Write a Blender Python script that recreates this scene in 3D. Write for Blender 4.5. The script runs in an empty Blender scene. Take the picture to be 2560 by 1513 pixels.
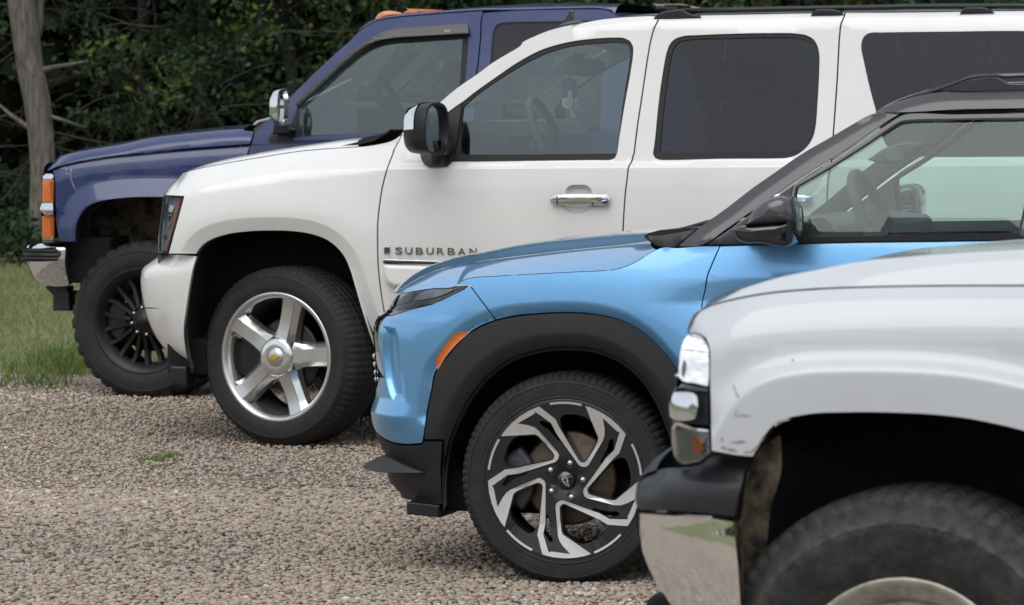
import bpy, math, random
import numpy as np
from mathutils import Vector, Matrix
from mathutils.geometry import delaunay_2d_cdt
R = math.radians
rng = np.random.default_rng(7)
random.seed(7)
S = bpy.context.scene

# ------------------------------------------------------------------ camera
FP, CX, CY, EYE, HORIZON = 10000.0, 1280.0, 756.5, 1.5, 264.0
PITCH = math.atan((CY - HORIZON) / FP)
cam_d = bpy.data.cameras.new('camera')
cam = bpy.data.objects.new('camera', cam_d)
S.collection.objects.link(cam)
cam.location = (0, 0, EYE)
cam.rotation_euler = (math.pi / 2 - PITCH, 0, 0)
cam_d.sensor_width = 36.0
cam_d.lens = 36.0 * FP / 2560.0
cam_d.clip_start, cam_d.clip_end = 0.5, 3000
cam_d.dof.use_dof = True
cam_d.dof.focus_distance = 14.0
cam_d.dof.aperture_fstop = 10.5
S.camera = cam

# ------------------------------------------------------------------ sky, sun, exposure
SUN_EL, SUN_AZ = R(52), R(200)          # azimuth measured from +Y towards +X: behind the camera, a little to the left
W = bpy.data.worlds.new('World'); S.world = W; W.use_nodes = True
nt = W.node_tree; nt.nodes.clear()
out = nt.nodes.new('ShaderNodeOutputWorld'); bg = nt.nodes.new('ShaderNodeBackground')
sky = nt.nodes.new('ShaderNodeTexSky'); sky.sky_type = 'NISHITA'; sky.sun_disc = False
sky.sun_elevation = SUN_EL; sky.sun_rotation = SUN_AZ
sky.air_density, sky.dust_density, sky.ozone_density = 1.0, 1.5, 1.0
hs = nt.nodes.new('ShaderNodeHueSaturation'); hs.inputs['Saturation'].default_value = 0.42
# high white overcast: a cloud deck over the blue, thicker and thinner in broad patches, down to the horizon
tc = nt.nodes.new('ShaderNodeTexCoord'); mp = nt.nodes.new('ShaderNodeMapping'); mp.inputs['Scale'].default_value = (1, 1, 2.5)
nz = nt.nodes.new('ShaderNodeTexNoise'); nz.inputs['Scale'].default_value = 2.0; nz.inputs['Detail'].default_value = 5
rp = nt.nodes.new('ShaderNodeMapRange'); rp.inputs['From Min'].default_value = 0.3; rp.inputs['From Max'].default_value = 0.7
rp.inputs['To Min'].default_value = 0.62; rp.inputs['To Max'].default_value = 0.92
mx = nt.nodes.new('ShaderNodeMix'); mx.data_type = 'RGBA'; mx.inputs[7].default_value = (5.6, 6.0, 6.7, 1)
L = nt.links.new
L(tc.outputs['Generated'], mp.inputs[0]); L(mp.outputs[0], nz.inputs['Vector']); L(nz.outputs[0], rp.inputs[0])
L(sky.outputs[0], hs.inputs['Color']); L(hs.outputs[0], mx.inputs[6]); L(rp.outputs[0], mx.inputs[0])
L(mx.outputs[2], bg.inputs[0]); L(bg.outputs[0], out.inputs[0])
bg.inputs[1].default_value = 0.13
sl = bpy.data.lights.new('sun', 'SUN'); sl.energy = 1.3; sl.angle = R(52); sl.color = (1.0, 0.96, 0.9)
sun = bpy.data.objects.new('sun', sl); S.collection.objects.link(sun)
sd = Vector((math.sin(SUN_AZ) * math.cos(SUN_EL), math.cos(SUN_AZ) * math.cos(SUN_EL), math.sin(SUN_EL)))
sun.rotation_euler = sd.to_track_quat('Z', 'Y').to_euler(); sun.location = (0, -20, 40)
S.view_settings.view_transform = 'Standard'; S.view_settings.look = 'None'
S.view_settings.gamma = 1.0; S.view_settings.use_curve_mapping = False
S.view_settings.exposure = 0.15
S.render.engine = 'CYCLES'
try:
    S.cycles.use_denoising = True; S.cycles.denoiser = 'OPENIMAGEDENOISE'
except Exception:
    pass
S.cycles.max_bounces = 10; S.cycles.transparent_max_bounces = 24
S.cycles.caustics_reflective = False; S.cycles.caustics_refractive = False

# ------------------------------------------------------------------ materials
MATS = {}
def mat(name, col, rough=0.5, metal=0.0, coat=0.0, coat_rough=0.03, var=0.0, vscale=8.0, col2=None, bump=0.0, bscale=40.0, spec=0.5, fac=(0.35, 0.65), coords='Object', sheen=0.0):
    if name in MATS: return MATS[name]
    m = bpy.data.materials.new(name); m.use_nodes = True
    t = m.node_tree; b = t.nodes['Principled BSDF']; k = t.links.new
    b.inputs['Base Color'].default_value = (*col, 1); b.inputs['Roughness'].default_value = rough
    b.inputs['Metallic'].default_value = metal; b.inputs['Coat Weight'].default_value = coat
    b.inputs['Coat Roughness'].default_value = coat_rough; b.inputs['Specular IOR Level'].default_value = spec
    tx = t.nodes.new('ShaderNodeTexCoord')
    n = t.nodes.new('ShaderNodeTexNoise'); n.inputs['Scale'].default_value = vscale; n.inputs['Detail'].default_value = 6
    n.inputs['Roughness'].default_value = 0.62
    k(tx.outputs[coords], n.inputs['Vector'])
    r = t.nodes.new('ShaderNodeMapRange'); r.inputs['From Min'].default_value, r.inputs['From Max'].default_value = fac
    k(n.outputs[0], r.inputs[0])
    x = t.nodes.new('ShaderNodeMix'); x.data_type = 'RGBA'
    c2 = col2 or tuple(max(0, c * (1 - var)) for c in col)
    x.inputs[6].default_value = (*col, 1); x.inputs[7].default_value = (*c2, 1)
    k(r.outputs[0], x.inputs[0]); k(x.outputs[2], b.inputs['Base Color'])
    if bump:
        n2 = t.nodes.new('ShaderNodeTexNoise'); n2.inputs['Scale'].default_value = bscale; n2.inputs['Detail'].default_value = 4
        k(tx.outputs[coords], n2.inputs['Vector'])
        bp = t.nodes.new('ShaderNodeBump'); bp.inputs['Strength'].default_value = bump; bp.inputs['Distance'].default_value = 0.01
        k(n2.outputs[0], bp.inputs['Height']); k(bp.outputs[0], b.inputs['Normal'])
    MATS[name] = m
    return m

def glass(name, tint, ior=1.5, refl=2.0, rc=(0.90, 0.99, 0.99)):
    """window glass: tinted see-through sheet with a clear fresnel reflection"""
    if name in MATS: return MATS[name]
    m = bpy.data.materials.new(name); m.use_nodes = True
    t = m.node_tree; t.nodes.clear(); k = t.links.new
    o = t.nodes.new('ShaderNodeOutputMaterial'); tr = t.nodes.new('ShaderNodeBsdfTransparent'); tr.inputs[0].default_value = (*tint, 1)
    g = t.nodes.new('ShaderNodeBsdfGlossy'); g.inputs['Roughness'].default_value = 0.015; g.inputs[0].default_value = (*rc, 1)
    f = t.nodes.new('ShaderNodeFresnel'); f.inputs[0].default_value = ior
    tx = t.nodes.new('ShaderNodeTexCoord'); n = t.nodes.new('ShaderNodeTexNoise'); n.inputs['Scale'].default_value = 3
    bp = t.nodes.new('ShaderNodeBump'); bp.inputs['Strength'].default_value = 0.004; bp.inputs['Distance'].default_value = 0.02
    k(tx.outputs['Object'], n.inputs['Vector']); k(n.outputs[0], bp.inputs['Height']); k(bp.outputs[0], g.inputs['Normal'])
    # both faces of the pane reflect, so the single sheet reflects about twice a single fresnel step
    mu = t.nodes.new('ShaderNodeMath'); mu.operation = 'MULTIPLY'; mu.inputs[1].default_value = refl; mu.use_clamp = True
    k(f.outputs[0], mu.inputs[0])
    x = t.nodes.new('ShaderNodeMixShader'); k(mu.outputs[0], x.inputs[0]); k(tr.outputs[0], x.inputs[1]); k(g.outputs[0], x.inputs[2])
    k(x.outputs[0], o.inputs[0])
    MATS[name] = m
    return m

def paint(name, col, col2=None, metal=0.0, rough=0.4, flake=0.0, dust=0.08, coat=1.0, cr=0.015):
    """clear-coated car paint: flake noise in the base, a film of road dust that thickens low down and in patches"""
    if name in MATS: return MATS[name]
    m = mat(name, col, rough, metal, coat, 0.02, col2=col2 or tuple(c * 0.93 for c in col), vscale=2.0)
    t = m.node_tree; b = t.nodes['Principled BSDF']; k = t.links.new
    tx = [n for n in t.nodes if n.type == 'TEX_COORD'][0]
    src = b.inputs['Base Color'].links[0].from_socket
    n = t.nodes.new('ShaderNodeTexNoise'); n.inputs['Scale'].default_value = 5.5; n.inputs['Detail'].default_value = 9
    n.inputs['Roughness'].default_value = 0.7
    k(tx.outputs['Object'], n.inputs['Vector'])
    r = t.nodes.new('ShaderNodeMapRange'); r.inputs['From Min'].default_value = 0.42; r.inputs['From Max'].default_value = 0.75
    r.inputs['To Max'].default_value = dust
    k(n.outputs[0], r.inputs[0])
    x = t.nodes.new('ShaderNodeMix'); x.data_type = 'RGBA'; x.inputs[7].default_value = (0.32, 0.28, 0.23, 1)
    k(r.outputs[0], x.inputs[0]); k(src, x.inputs[6]); k(x.outputs[2], b.inputs['Base Color'])
    r2 = t.nodes.new('ShaderNodeMapRange'); r2.inputs['From Min'].default_value = 0.4; r2.inputs['From Max'].default_value = 0.8
    r2.inputs['To Min'].default_value = cr; r2.inputs['To Max'].default_value = cr + 0.005 + dust * 1.2
    k(n.outputs[0], r2.inputs[0]); k(r2.outputs[0], b.inputs['Coat Roughness'])
    return m

WHITE = paint('pearl_white_paint', (0.83, 0.82, 0.79), rough=0.45, dust=0.05, cr=0.045)
COOLWHITE = paint('plain_white_paint', (0.595, 0.62, 0.645), rough=0.5, dust=0.07, cr=0.05)
BLUE = paint('bright_blue_paint', (0.165, 0.425, 0.735), (0.15, 0.40, 0.70), metal=0.58, rough=0.30, dust=0.04, cr=0.045)
NAVY = paint('faded_navy_paint', (0.004, 0.021, 0.108), (0.009, 0.024, 0.124), metal=0.15, rough=0.45, dust=0.10, cr=0.06)
BLACKPAINT = paint('charcoal_roof_paint', (0.030, 0.030, 0.034), metal=0.2, rough=0.4, dust=0.05, cr=0.08)
CLAD = mat('grained_dark_cladding', (0.024, 0.024, 0.027), 0.55, var=0.25, bump=0.15, bscale=400)
BLKPLASTIC = mat('black_plastic', (0.012, 0.012, 0.014), 0.42, var=0.3, vscale=12)
GLOSSBLK = mat('gloss_black_plastic', (0.008, 0.008, 0.01), 0.12, coat=1)
RUBBER = mat('black_rubber_seal', (0.010, 0.010, 0.010), 0.6, var=0.3)
TYRE = mat('tyre_rubber', (0.011, 0.011, 0.012), 0.75, col2=(0.020, 0.0195, 0.019), vscale=14, bump=0.2, bscale=120)
TYREDUST = mat('dusty_tyre_rubber', (0.012, 0.012, 0.012), 0.85, col2=(0.034, 0.033, 0.031), vscale=26, bump=0.4, bscale=60, fac=(0.40, 0.66))
def dust_ring(m):
    """dried dust worn onto the tread shoulder and into a ring on the sidewall"""
    t = m.node_tree; b = t.nodes['Principled BSDF']; k = t.links.new
    tx = [n for n in t.nodes if n.type == 'TEX_COORD'][0]
    s_ = t.nodes.new('ShaderNodeSeparateXYZ'); k(tx.outputs['Object'], s_.inputs[0])
    c_ = t.nodes.new('ShaderNodeCombineXYZ'); k(s_.outputs[0], c_.inputs[0]); k(s_.outputs[2], c_.inputs[2])
    v = t.nodes.new('ShaderNodeVectorMath'); v.operation = 'LENGTH'; k(c_.outputs[0], v.inputs[0])
    n = t.nodes.new('ShaderNodeTexNoise'); n.inputs['Scale'].default_value = 34; n.inputs['Detail'].default_value = 8; n.inputs['Roughness'].default_value = 0.7; k(tx.outputs['Object'], n.inputs['Vector'])
    ad = t.nodes.new('ShaderNodeMath'); ad.operation = 'MULTIPLY_ADD'; ad.inputs[1].default_value = 0.035; k(n.outputs[0], ad.inputs[0]); k(v.outputs['Value'], ad.inputs[2])
    r = t.nodes.new('ShaderNodeValToRGB'); k(ad.outputs[0], r.inputs[0])
    st = [(0.325, 0.0), (0.335, 0.30), (0.352, 0.95), (0.366, 0.55), (0.384, 0.35), (0.392, 0.75), (0.402, 0.45), (0.43, 0.35)]
    while len(r.color_ramp.elements) < len(st): r.color_ramp.elements.new(0.5)
    for e, (p_, q) in zip(r.color_ramp.elements, st): e.position = p_; e.color = (q, q, q, 1)
    mr = t.nodes.new('ShaderNodeMapRange'); mr.inputs['From Min'].default_value = 0.35; mr.inputs['From Max'].default_value = 0.62; k(n.outputs[0], mr.inputs[0])
    mu = t.nodes.new('ShaderNodeMath'); mu.operation = 'MULTIPLY'; k(r.outputs[0], mu.inputs[0]); k(mr.outputs[0], mu.inputs[1])
    x = t.nodes.new('ShaderNodeMix'); x.data_type = 'RGBA'; x.inputs[7].default_value = (0.088, 0.085, 0.081, 1)
    src = b.inputs['Base Color'].links[0].from_socket
    k(mu.outputs[0], x.inputs[0]); k(src, x.inputs[6]); k(x.outputs[2], b.inputs['Base Color'])
dust_ring(TYREDUST)
DARK = mat('dark_underside', (0.006, 0.006, 0.006), 0.9)
LINER = mat('muddy_wheel_liner', (0.014, 0.013, 0.012), 0.9, col2=(0.17, 0.135, 0.085), vscale=11, bump=0.6, bscale=25, fac=(0.42, 0.6))
DULL = mat('dull_wheel_liner', (0.010, 0.010, 0.009), 0.95, col2=(0.022, 0.020, 0.016), vscale=5)
FACETS = mat('faceted_reflector', (0.86, 0.87, 0.88), 0.22, 1.0, bump=0.35, bscale=22, var=0.12, vscale=30)
SMOKED = mat('smoked_chrome', (0.34, 0.34, 0.35), 0.08, 1.0)
CHROME = mat('chrome', (0.80, 0.81, 0.83), 0.05, 1.0)
PITTED = mat('pitted_chrome', (0.90, 0.88, 0.85), 0.05, 1.0, bump=0.05, bscale=30, col2=(0.70, 0.67, 0.62), vscale=18, fac=(0.5, 0.8))
POLISH = mat('polished_alloy', (0.82, 0.82, 0.80), 0.17, 0.92, var=0.12, vscale=20)
MACHINED = mat('machined_alloy', (0.74, 0.73, 0.71), 0.38, 0.8, var=0.06, vscale=60)
BRUSHED = mat('brushed_alloy', (0.66, 0.66, 0.63), 0.30, 0.9, var=0.1, vscale=30)
GUN = mat('gunmetal_wheel_paint', (0.013, 0.013, 0.015), 0.42, 0.3, coat=0.5)
BLKRIM = mat('satin_black_wheel', (0.012, 0.011, 0.011), 0.4, 0.2, var=0.3)
OLDRIM = mat('tarnished_alloy', (0.46, 0.44, 0.39), 0.42, 0.7, col2=(0.30, 0.27, 0.22), vscale=25, bump=0.2, bscale=60)
DISC = mat('brake_disc_steel', (0.17, 0.135, 0.10), 0.45, 0.7, col2=(0.11, 0.08, 0.055), vscale=25)
CALIPER = mat('brake_caliper', (0.10, 0.10, 0.11), 0.5, 0.5)
AMBER = mat('amber_lens', (0.75, 0.16, 0.01), 0.25, coat=1.0, var=0.2, vscale=60)
AMBERDK = mat('dark_amber_lens', (0.42, 0.11, 0.012), 0.3, coat=1.0, var=0.3, vscale=50)
GOLD = mat('gold_emblem', (0.55, 0.40, 0.03), 0.35, 0.3, coat=0.5)
LAMPIN = mat('lamp_reflector', (0.42, 0.43, 0.44), 0.25, 0.9, var=0.5, vscale=14)
SILVERLAMP = mat('lamp_chrome_bowl', (0.93, 0.94, 0.95), 0.4, 0.0, coat=0.4, var=0.05, vscale=30)
GREYTRIM = mat('grey_interior_trim', (0.12, 0.125, 0.122), 0.6, var=0.3)
TANTRIM = mat('tan_interior_trim', (0.26, 0.24, 0.18), 0.8, var=0.2)
DARKTRIM = mat('dark_interior_trim', (0.014, 0.014, 0.015), 0.75, var=0.3)
MIRRORGLASS = mat('mirror_glass', (0.55, 0.57, 0.58), 0.02, 1.0)
VISOR = mat('smoked_window_visor', (0.030, 0.030, 0.033), 0.35, coat=0.3, var=0.3)
WHITEMARK = mat('white_print', (0.7, 0.7, 0.7), 0.5)
BRONZE = mat('brown_box_paint', (0.10, 0.06, 0.04), 0.6, var=0.4)
GCLEAR = glass('clear_green_glass', (0.62, 0.78, 0.73), refl=1.25)
GLIGHT = glass('light_tint_glass', (0.62, 0.74, 0.72), refl=3.2)
GDARK = glass('dark_tint_glass', (0.36, 0.35, 0.38), refl=1.5, rc=(0.97, 0.96, 1.0))
GSCREEN = glass('windscreen_glass', (0.80, 0.90, 0.86), refl=0.35)
LENS = glass('lamp_lens_glass', (0.96, 0.97, 0.97), refl=0.8)

# ------------------------------------------------------------------ object helpers
def link(o):
    S.collection.objects.link(o); return o
def tag(o, label=None, cat=None, group=None, kind=None):
    for k_, v in (('label', label), ('category', cat), ('group', group), ('kind', kind)):
        if v: o[k_] = v
    return o
def mesh_obj(name, verts, faces, m, parent=None, smooth=True, normals=None):
    me = bpy.data.meshes.new(name)
    me.from_pydata([tuple(map(float, v)) for v in verts], [], [tuple(map(int, f)) for f in faces])
    me.materials.append(m)
    if smooth:
        me.polygons.foreach_set('use_smooth', [True] * len(me.polygons))
    if normals is not None:
        me.normals_split_custom_set_from_vertices([tuple(map(float, n)) for n in normals])
    me.update()
    o = link(bpy.data.objects.new(name, me))
    if parent: o.parent = parent
    return o
def fast_mesh(name, V, F, m, parent=None, smooth=False):
    """V (n,3), F (m,k) numpy arrays with a constant k"""
    me = bpy.data.meshes.new(name)
    k = F.shape[1]
    me.vertices.add(len(V)); me.vertices.foreach_set('co', V.astype(np.float32).ravel())
    me.loops.add(F.size); me.loops.foreach_set('vertex_index', F.astype(np.int32).ravel())
    me.polygons.add(len(F)); me.polygons.foreach_set('loop_start', np.arange(0, F.size, k, dtype=np.int32))
    me.polygons.foreach_set('use_smooth', np.full(len(F), smooth))
    me.materials.append(m); me.update(calc_edges=True)
    o = link(bpy.data.objects.new(name, me))
    if parent: o.parent = parent
    return o
def autosmooth(o, ang=35):
    me = o.data
    me.polygons.foreach_set('use_smooth', [True] * len(me.polygons))
    me.set_sharp_from_angle(angle=R(ang))
    return o
def box(name, x0, x1, y0, y1, z0, z1, m, parent=None, bev=0.0):
    V = [(x, y, z) for x in (x0, x1) for y in (y0, y1) for z in (z0, z1)]
    F = [(0, 1, 3, 2), (4, 6, 7, 5), (0, 4, 5, 1), (2, 3, 7, 6), (0, 2, 6, 4), (1, 5, 7, 3)]
    o = mesh_obj(name, V, F, m, parent, smooth=False)
    if bev:
        md = o.modifiers.new('bevel', 'BEVEL'); md.width = bev; md.segments = 3
    return o
def tube(name, pts, rad, m, parent=None, n=10, closed=False, cap=True):
    P = np.array(pts, float); N = len(P)
    rad = np.broadcast_to(np.array(rad, float), (N,))
    T = (np.roll(P, -1, 0) - np.roll(P, 1, 0)) if closed else np.gradient(P, axis=0)
    T /= np.linalg.norm(T, axis=1)[:, None] + 1e-12
    up = np.array([0.0, 0, 1]) if abs(T[0][2]) < 0.9 else np.array([1.0, 0, 0])
    V = []; a = np.linspace(0, 2 * math.pi, n, endpoint=False)
    u = np.cross(T[0], up); u /= np.linalg.norm(u)
    for i in range(N):
        u = u - T[i] * np.dot(u, T[i]); u /= np.linalg.norm(u) + 1e-12
        w = np.cross(T[i], u)
        V += list(P[i] + rad[i] * (np.cos(a)[:, None] * u + np.sin(a)[:, None] * w))
    F = []
    for i in range(N if closed else N - 1):
        j = (i + 1) % N
        for q in range(n):
            F.append((i * n + q, i * n + (q + 1) % n, j * n + (q + 1) % n, j * n + q))
    if cap and not closed:
        F.append(tuple(range(n))[::-1]); F.append(tuple(range((N - 1) * n, N * n)))
    return mesh_obj(name, V, F, m, parent)
def lathe(name, prof, m, parent=None, n=96, rfun=None):
    """profile (radius, y) turned about the local y axis, outer face towards -y"""
    prof = np.array(prof, float); k = len(prof)
    a = np.linspace(0, 2 * math.pi, n, endpoint=False)
    V = np.zeros((n, k, 3))
    for i in range(n):
        r = prof[:, 0].copy(); y = prof[:, 1].copy()
        if rfun: r, y = rfun(i, r, y)
        V[i, :, 0] = r * math.cos(a[i]); V[i, :, 1] = y; V[i, :, 2] = r * math.sin(a[i])
    F = [(i * k + j, i * k + j + 1, ((i + 1) % n) * k + j + 1, ((i + 1) % n) * k + j) for i in range(n) for j in range(k - 1)]
    return mesh_obj(name, V.reshape(-1, 3), F, m, parent)

# ------------------------------------------------------------------ 2-D outline helpers
def smooth_poly(pts, step=4.0, closed=True, corner=38):
    P = np.array(pts, float); n = len(P)
    if n < 3: closed = False
    def tang(i):
        if not closed and i in (0, n - 1): return None
        a, b, c = P[i - 1], P[i], P[(i + 1) % n]
        d1, d2 = b - a, c - b
        l1, l2 = np.linalg.norm(d1) + 1e-9, np.linalg.norm(d2) + 1e-9
        cs = np.dot(d1, d2) / l1 / l2
        if cs < math.cos(R(corner)): return None
        t = (d1 / l1) * l2 + (d2 / l2) * l1
        return t / (np.linalg.norm(t) + 1e-9)
    T = [tang(i) for i in range(n)]
    out = []
    for i in range(n if closed else n - 1):
        a, b = P[i], P[(i + 1) % n]
        d = np.linalg.norm(b - a)
        if d < 1e-9: continue
        t0 = T[i] if T[i] is not None else (b - a) / d
        t1 = T[(i + 1) % n] if T[(i + 1) % n] is not None else (b - a) / d
        k = max(1, int(round(d / step)))
        u = np.arange(k) / k; u = u[:, None]
        ml = lambda i_: 2.2 * min(np.linalg.norm(P[i_] - P[i_ - 1]), np.linalg.norm(P[(i_ + 1) % n] - P[i_]))
        t0 = t0 * min(1, ml(i) / d) if T[i] is not None else t0
        t1 = t1 * min(1, ml((i + 1) % n) / d) if T[(i + 1) % n] is not None else t1
        out.append((2 * u**3 - 3 * u**2 + 1) * a + (u**3 - 2 * u**2 + u) * t0 * d + (-2 * u**3 + 3 * u**2) * b + (u**3 - u**2) * t1 * d)
    if not closed: out.append(P[-1:])
    return np.vstack(out)
def area(P):
    x, y = P[:, 0], P[:, 1]
    return 0.5 * np.sum(x * np.roll(y, -1) - np.roll(x, -1) * y)
def inset(P, d):
    """move a closed outline inwards by d"""
    s = np.sign(area(P))
    e = np.roll(P, -1, 0) - P; e /= np.linalg.norm(e, axis=1)[:, None] + 1e-12
    nrm = np.stack([-e[:, 1], e[:, 0]], 1) * s
    v = nrm + np.roll(nrm, 1, 0)
    l = np.sum(v * v, axis=1)[:, None]
    return P + v * np.minimum(2 / np.maximum(l, 0.5), 2) * d
def inside(Q, P):
    x, y = Q[:, 0][:, None], Q[:, 1][:, None]
    x0, y0 = P[:, 0][None], P[:, 1][None]; x1, y1 = np.roll(P[:, 0], -1)[None], np.roll(P[:, 1], -1)[None]
    c = (y0 > y) != (y1 > y)
    xi = (x1 - x0) * (y - y0) / np.where(np.abs(y1 - y0) < 1e-12, 1e-12, y1 - y0) + x0
    return (np.sum(c & (x < xi), axis=1) % 2) == 1
def polydist(Q, P, closed=False):
    A = P if closed else P[:-1]; B = np.roll(P, -1, 0) if closed else P[1:]
    best = np.full(len(Q), 1e9)
    for a, b in zip(A, B):
        d = b - a; l = np.dot(d, d) + 1e-12
        t = np.clip(((Q - a) @ d) / l, 0, 1)
        q = Q - a - t[:, None] * d
        best = np.minimum(best, q[:, 0]**2 + q[:, 1]**2)
    return np.sqrt(best)
def triangulate(loops, grid=0.03, feats=()):
    outer = loops[0]
    lo, hi = outer.min(0), outer.max(0)
    pts = [np.array(l) for l in loops]; edges = []; c = 0
    for l in loops:
        n = len(l); edges += [(c + i, c + (i + 1) % n) for i in range(n)]; c += n
    runs = []
    for f in feats:
        f = np.array(f, float)
        if len(f) < 2: continue
        ok = inside(f, outer)
        for h in loops[1:]: ok &= ~inside(f, h)
        for l in loops: ok &= polydist(f, l, True) > max(0.004, (grid or 0.02) * 0.3)
        r_ = []
        for q, k_ in zip(f, ok):
            if k_: r_.append(q)
            else:
                if len(r_) > 1: runs.append(np.array(r_))
                r_ = []
        if len(r_) > 1: runs.append(np.array(r_))
    feats = runs
    for f in feats:
        pts.append(f); edges += [(c + i, c + i + 1) for i in range(len(f) - 1)]; c += len(f)
    if grid:
        gx = np.arange(lo[0] + grid * 0.5, hi[0], grid); gz = np.arange(lo[1] + grid * 0.5, hi[1], grid)
        G = np.array([(x + (0.5 * grid if j % 2 else 0), z) for j, z in enumerate(gz) for x in gx])
        if len(G):
            k = inside(G, outer)
            for h in loops[1:]: k &= ~inside(G, h)
            G = G[k]
            if len(G):
                for l in loops: G = G[polydist(G, l, True) > grid * 0.4]
            for f in feats:
                if len(G) and len(f) > 1: G = G[polydist(G, np.array(f)) > grid * 0.3]
            pts.append(G)
    allp = np.vstack([p for p in pts if len(p)])
    r = delaunay_2d_cdt([Vector(p) for p in allp], edges, [], 0, 1e-6)
    V = np.array([(v.x, v.y) for v in r[0]]); F = np.array([f for f in r[2] if len(f) == 3])
    C = V[F].mean(1)
    k = inside(C, outer)
    for h in loops[1:]: k &= ~inside(C, h)
    F = F[k]
    a = V[F]; ar = (a[:, 1, 0] - a[:, 0, 0]) * (a[:, 2, 1] - a[:, 0, 1]) - (a[:, 2, 0] - a[:, 0, 0]) * (a[:, 1, 1] - a[:, 0, 1])
    F[ar < 0] = F[ar < 0][:, ::-1]
    F = F[np.abs(ar) > 1e-12]
    return V, F
def boundary(F):
    """directed boundary edges of a triangle mesh"""
    e = {}
    for f in F:
        for i in range(3):
            a, b = f[i], f[(i + 1) % 3]
            if (b, a) in e: del e[(b, a)]
            else: e[(a, b)] = 1
    return list(e)
def flat_solid(name, loops, y0, y1, m, parent=None, bevel=0.0, feats=(), grid=None, xf=None, smooth=False):
    """outline(s) in the x-z plane given thickness from y0 (near face) to y1; optional bevelled front rim"""
    loops = [np.array(l, float) for l in loops]
    if bevel: front = [inset(loops[0], bevel)] + [inset(h, -bevel) for h in loops[1:]]
    else: front = loops
    V2, F = triangulate(front, grid, feats)
    n = len(V2)
    V = [(x, y0, z) for x, z in V2]
    Fs = [tuple(f) for f in F]           # ccw in x-z seen from -y
    for l, fr in zip(loops, front):
        k = len(l); b = len(V); s = area(l) > 0
        if l is not loops[0]: s = not s
        V += [(x, y0, z) for x, z in fr] + [(x, y0 + bevel * 0.7, z) for x, z in l] + [(x, y1, z) for x, z in l]
        for i in range(k):
            j = (i + 1) % k
            for q in (0, 1):
                f = (b + q * k + i, b + (q + 1) * k + i, b + (q + 1) * k + j, b + q * k + j)
                Fs.append(f if s else f[::-1])
    V2b, Fb = triangulate(loops, None)
    b = len(V); V += [(x, y1, z) for x, z in V2b]; Fs += [tuple(b + q for q in f[::-1]) for f in Fb]
    if xf: V = [xf(*v) for v in V]
    return mesh_obj(name, V, Fs, m, parent, smooth=smooth)
def pillow(name, outline, yc, half, rnd, m, parent=None, steps=5, skew=None, scale=False):
    """rounded solid: outline in x-z, from yc-half to yc+half, with edges rounded by rnd"""
    P = np.array(outline, float); n = len(P)
    rings = []
    ang = np.linspace(0, math.pi / 2, steps)
    r = min(rnd, half)
    for a in ang: rings.append((rnd * (1 - math.sin(a)), yc - half + r * (1 - math.cos(a))))
    for a in ang[::-1]: rings.append((rnd * (1 - math.sin(a)), yc + half - r * (1 - math.cos(a))))
    V = []
    for d, y in rings:
        if scale: Q = P.mean(0) + (P - P.mean(0)) * (1 - d / (0.5 * np.ptp(P, axis=0).min()))
        else: Q = inset(P, d) if d > 1e-6 else P
        V += [(x, y, z) for x, z in Q]
    s = area(P) > 0
    F = []
    for q in range(len(rings) - 1):
        for i in range(n):
            j = (i + 1) % n
            f = (q * n + i, (q + 1) * n + i, (q + 1) * n + j, q * n + j)
            F.append(f if s else f[::-1])
    b = (len(rings) - 1) * n
    for base, flip in ((0, False), (b, True)):
        Q = np.array([(v[0], v[2]) for v in V[base:base + n]])
        V2, T = triangulate([Q], None)
        o = len(V); V += [(x, V[base][1], z) for x, z in V2]
        F += [tuple(o + k for k in (f[::-1] if flip else f)) for f in T]
    if skew: V = [skew(*v) for v in V]
    return autosmooth(mesh_obj(name, V, F, m, parent), 50)
def text_poly(body, size, extrude=0.0):
    """lettering as a mesh: arrays of vertices (x, y) and faces"""
    cu = bpy.data.curves.new('lettering', 'FONT'); cu.body = body; cu.size = size; cu.extrude = extrude; cu.resolution_u = 3
    o = link(bpy.data.objects.new('lettering', cu))
    dg = bpy.context.evaluated_depsgraph_get(); dg.update()
    me = bpy.data.meshes.new_from_object(o.evaluated_get(dg))
    V = np.array([v.co[:] for v in me.vertices]); F = [tuple(p.vertices) for p in me.polygons]
    bpy.data.objects.remove(o); bpy.data.curves.remove(cu); bpy.data.meshes.remove(me)
    return V, F
# ------------------------------------------------------------------ from the photograph's pixels to places on a vehicle
ZR = dict(A=(0, 0, 3.905), B=(0, 360, 3.905), C=(0, 560, 3.092), D=(620, 0, 3.905), E=(1000, 0, 3.533), F=(1580, 0, 3.533), G=(1920, 0, 3.533),
          H=(340, 460, 2.183), I=(900, 380, 3.533), J=(880, 540, 2.989), K=(880, 780, 2.0607), L=(1600, 380, 3.905), M=(1920, 180, 3.373),
          N=(1560, 580, 2.511), O=(1560, 1000, 2.511), P=(1080, 960, 2.853), Q=(900, 700, 2.4727), T=(600, 240, 10.6), W=(0, 0, 0.98086), X=(0, 0, 1.0))
def z(r, *v):
    x0, y0, k = ZR[r]
    a = np.array(v, float).reshape(-1, 2) / k
    return a + (x0, y0)
def cat(*a): return np.vstack(a)
CO = np.array([0, 0, EYE])
cph, sph = math.cos(PITCH), math.sin(PITCH)
FWD, UP, RT = np.array([0, cph, -sph]), np.array([0, sph, cph]), np.array([1.0, 0, 0])
def rays(px):
    px = np.atleast_2d(np.array(px, float))
    return FWD + ((px[:, :1] - CX) / FP) * RT + ((CY - px[:, 1:2]) / FP) * UP
def world_at(px, depth):
    d = rays(px); return CO + d * (depth / d[:, 1:2])

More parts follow.
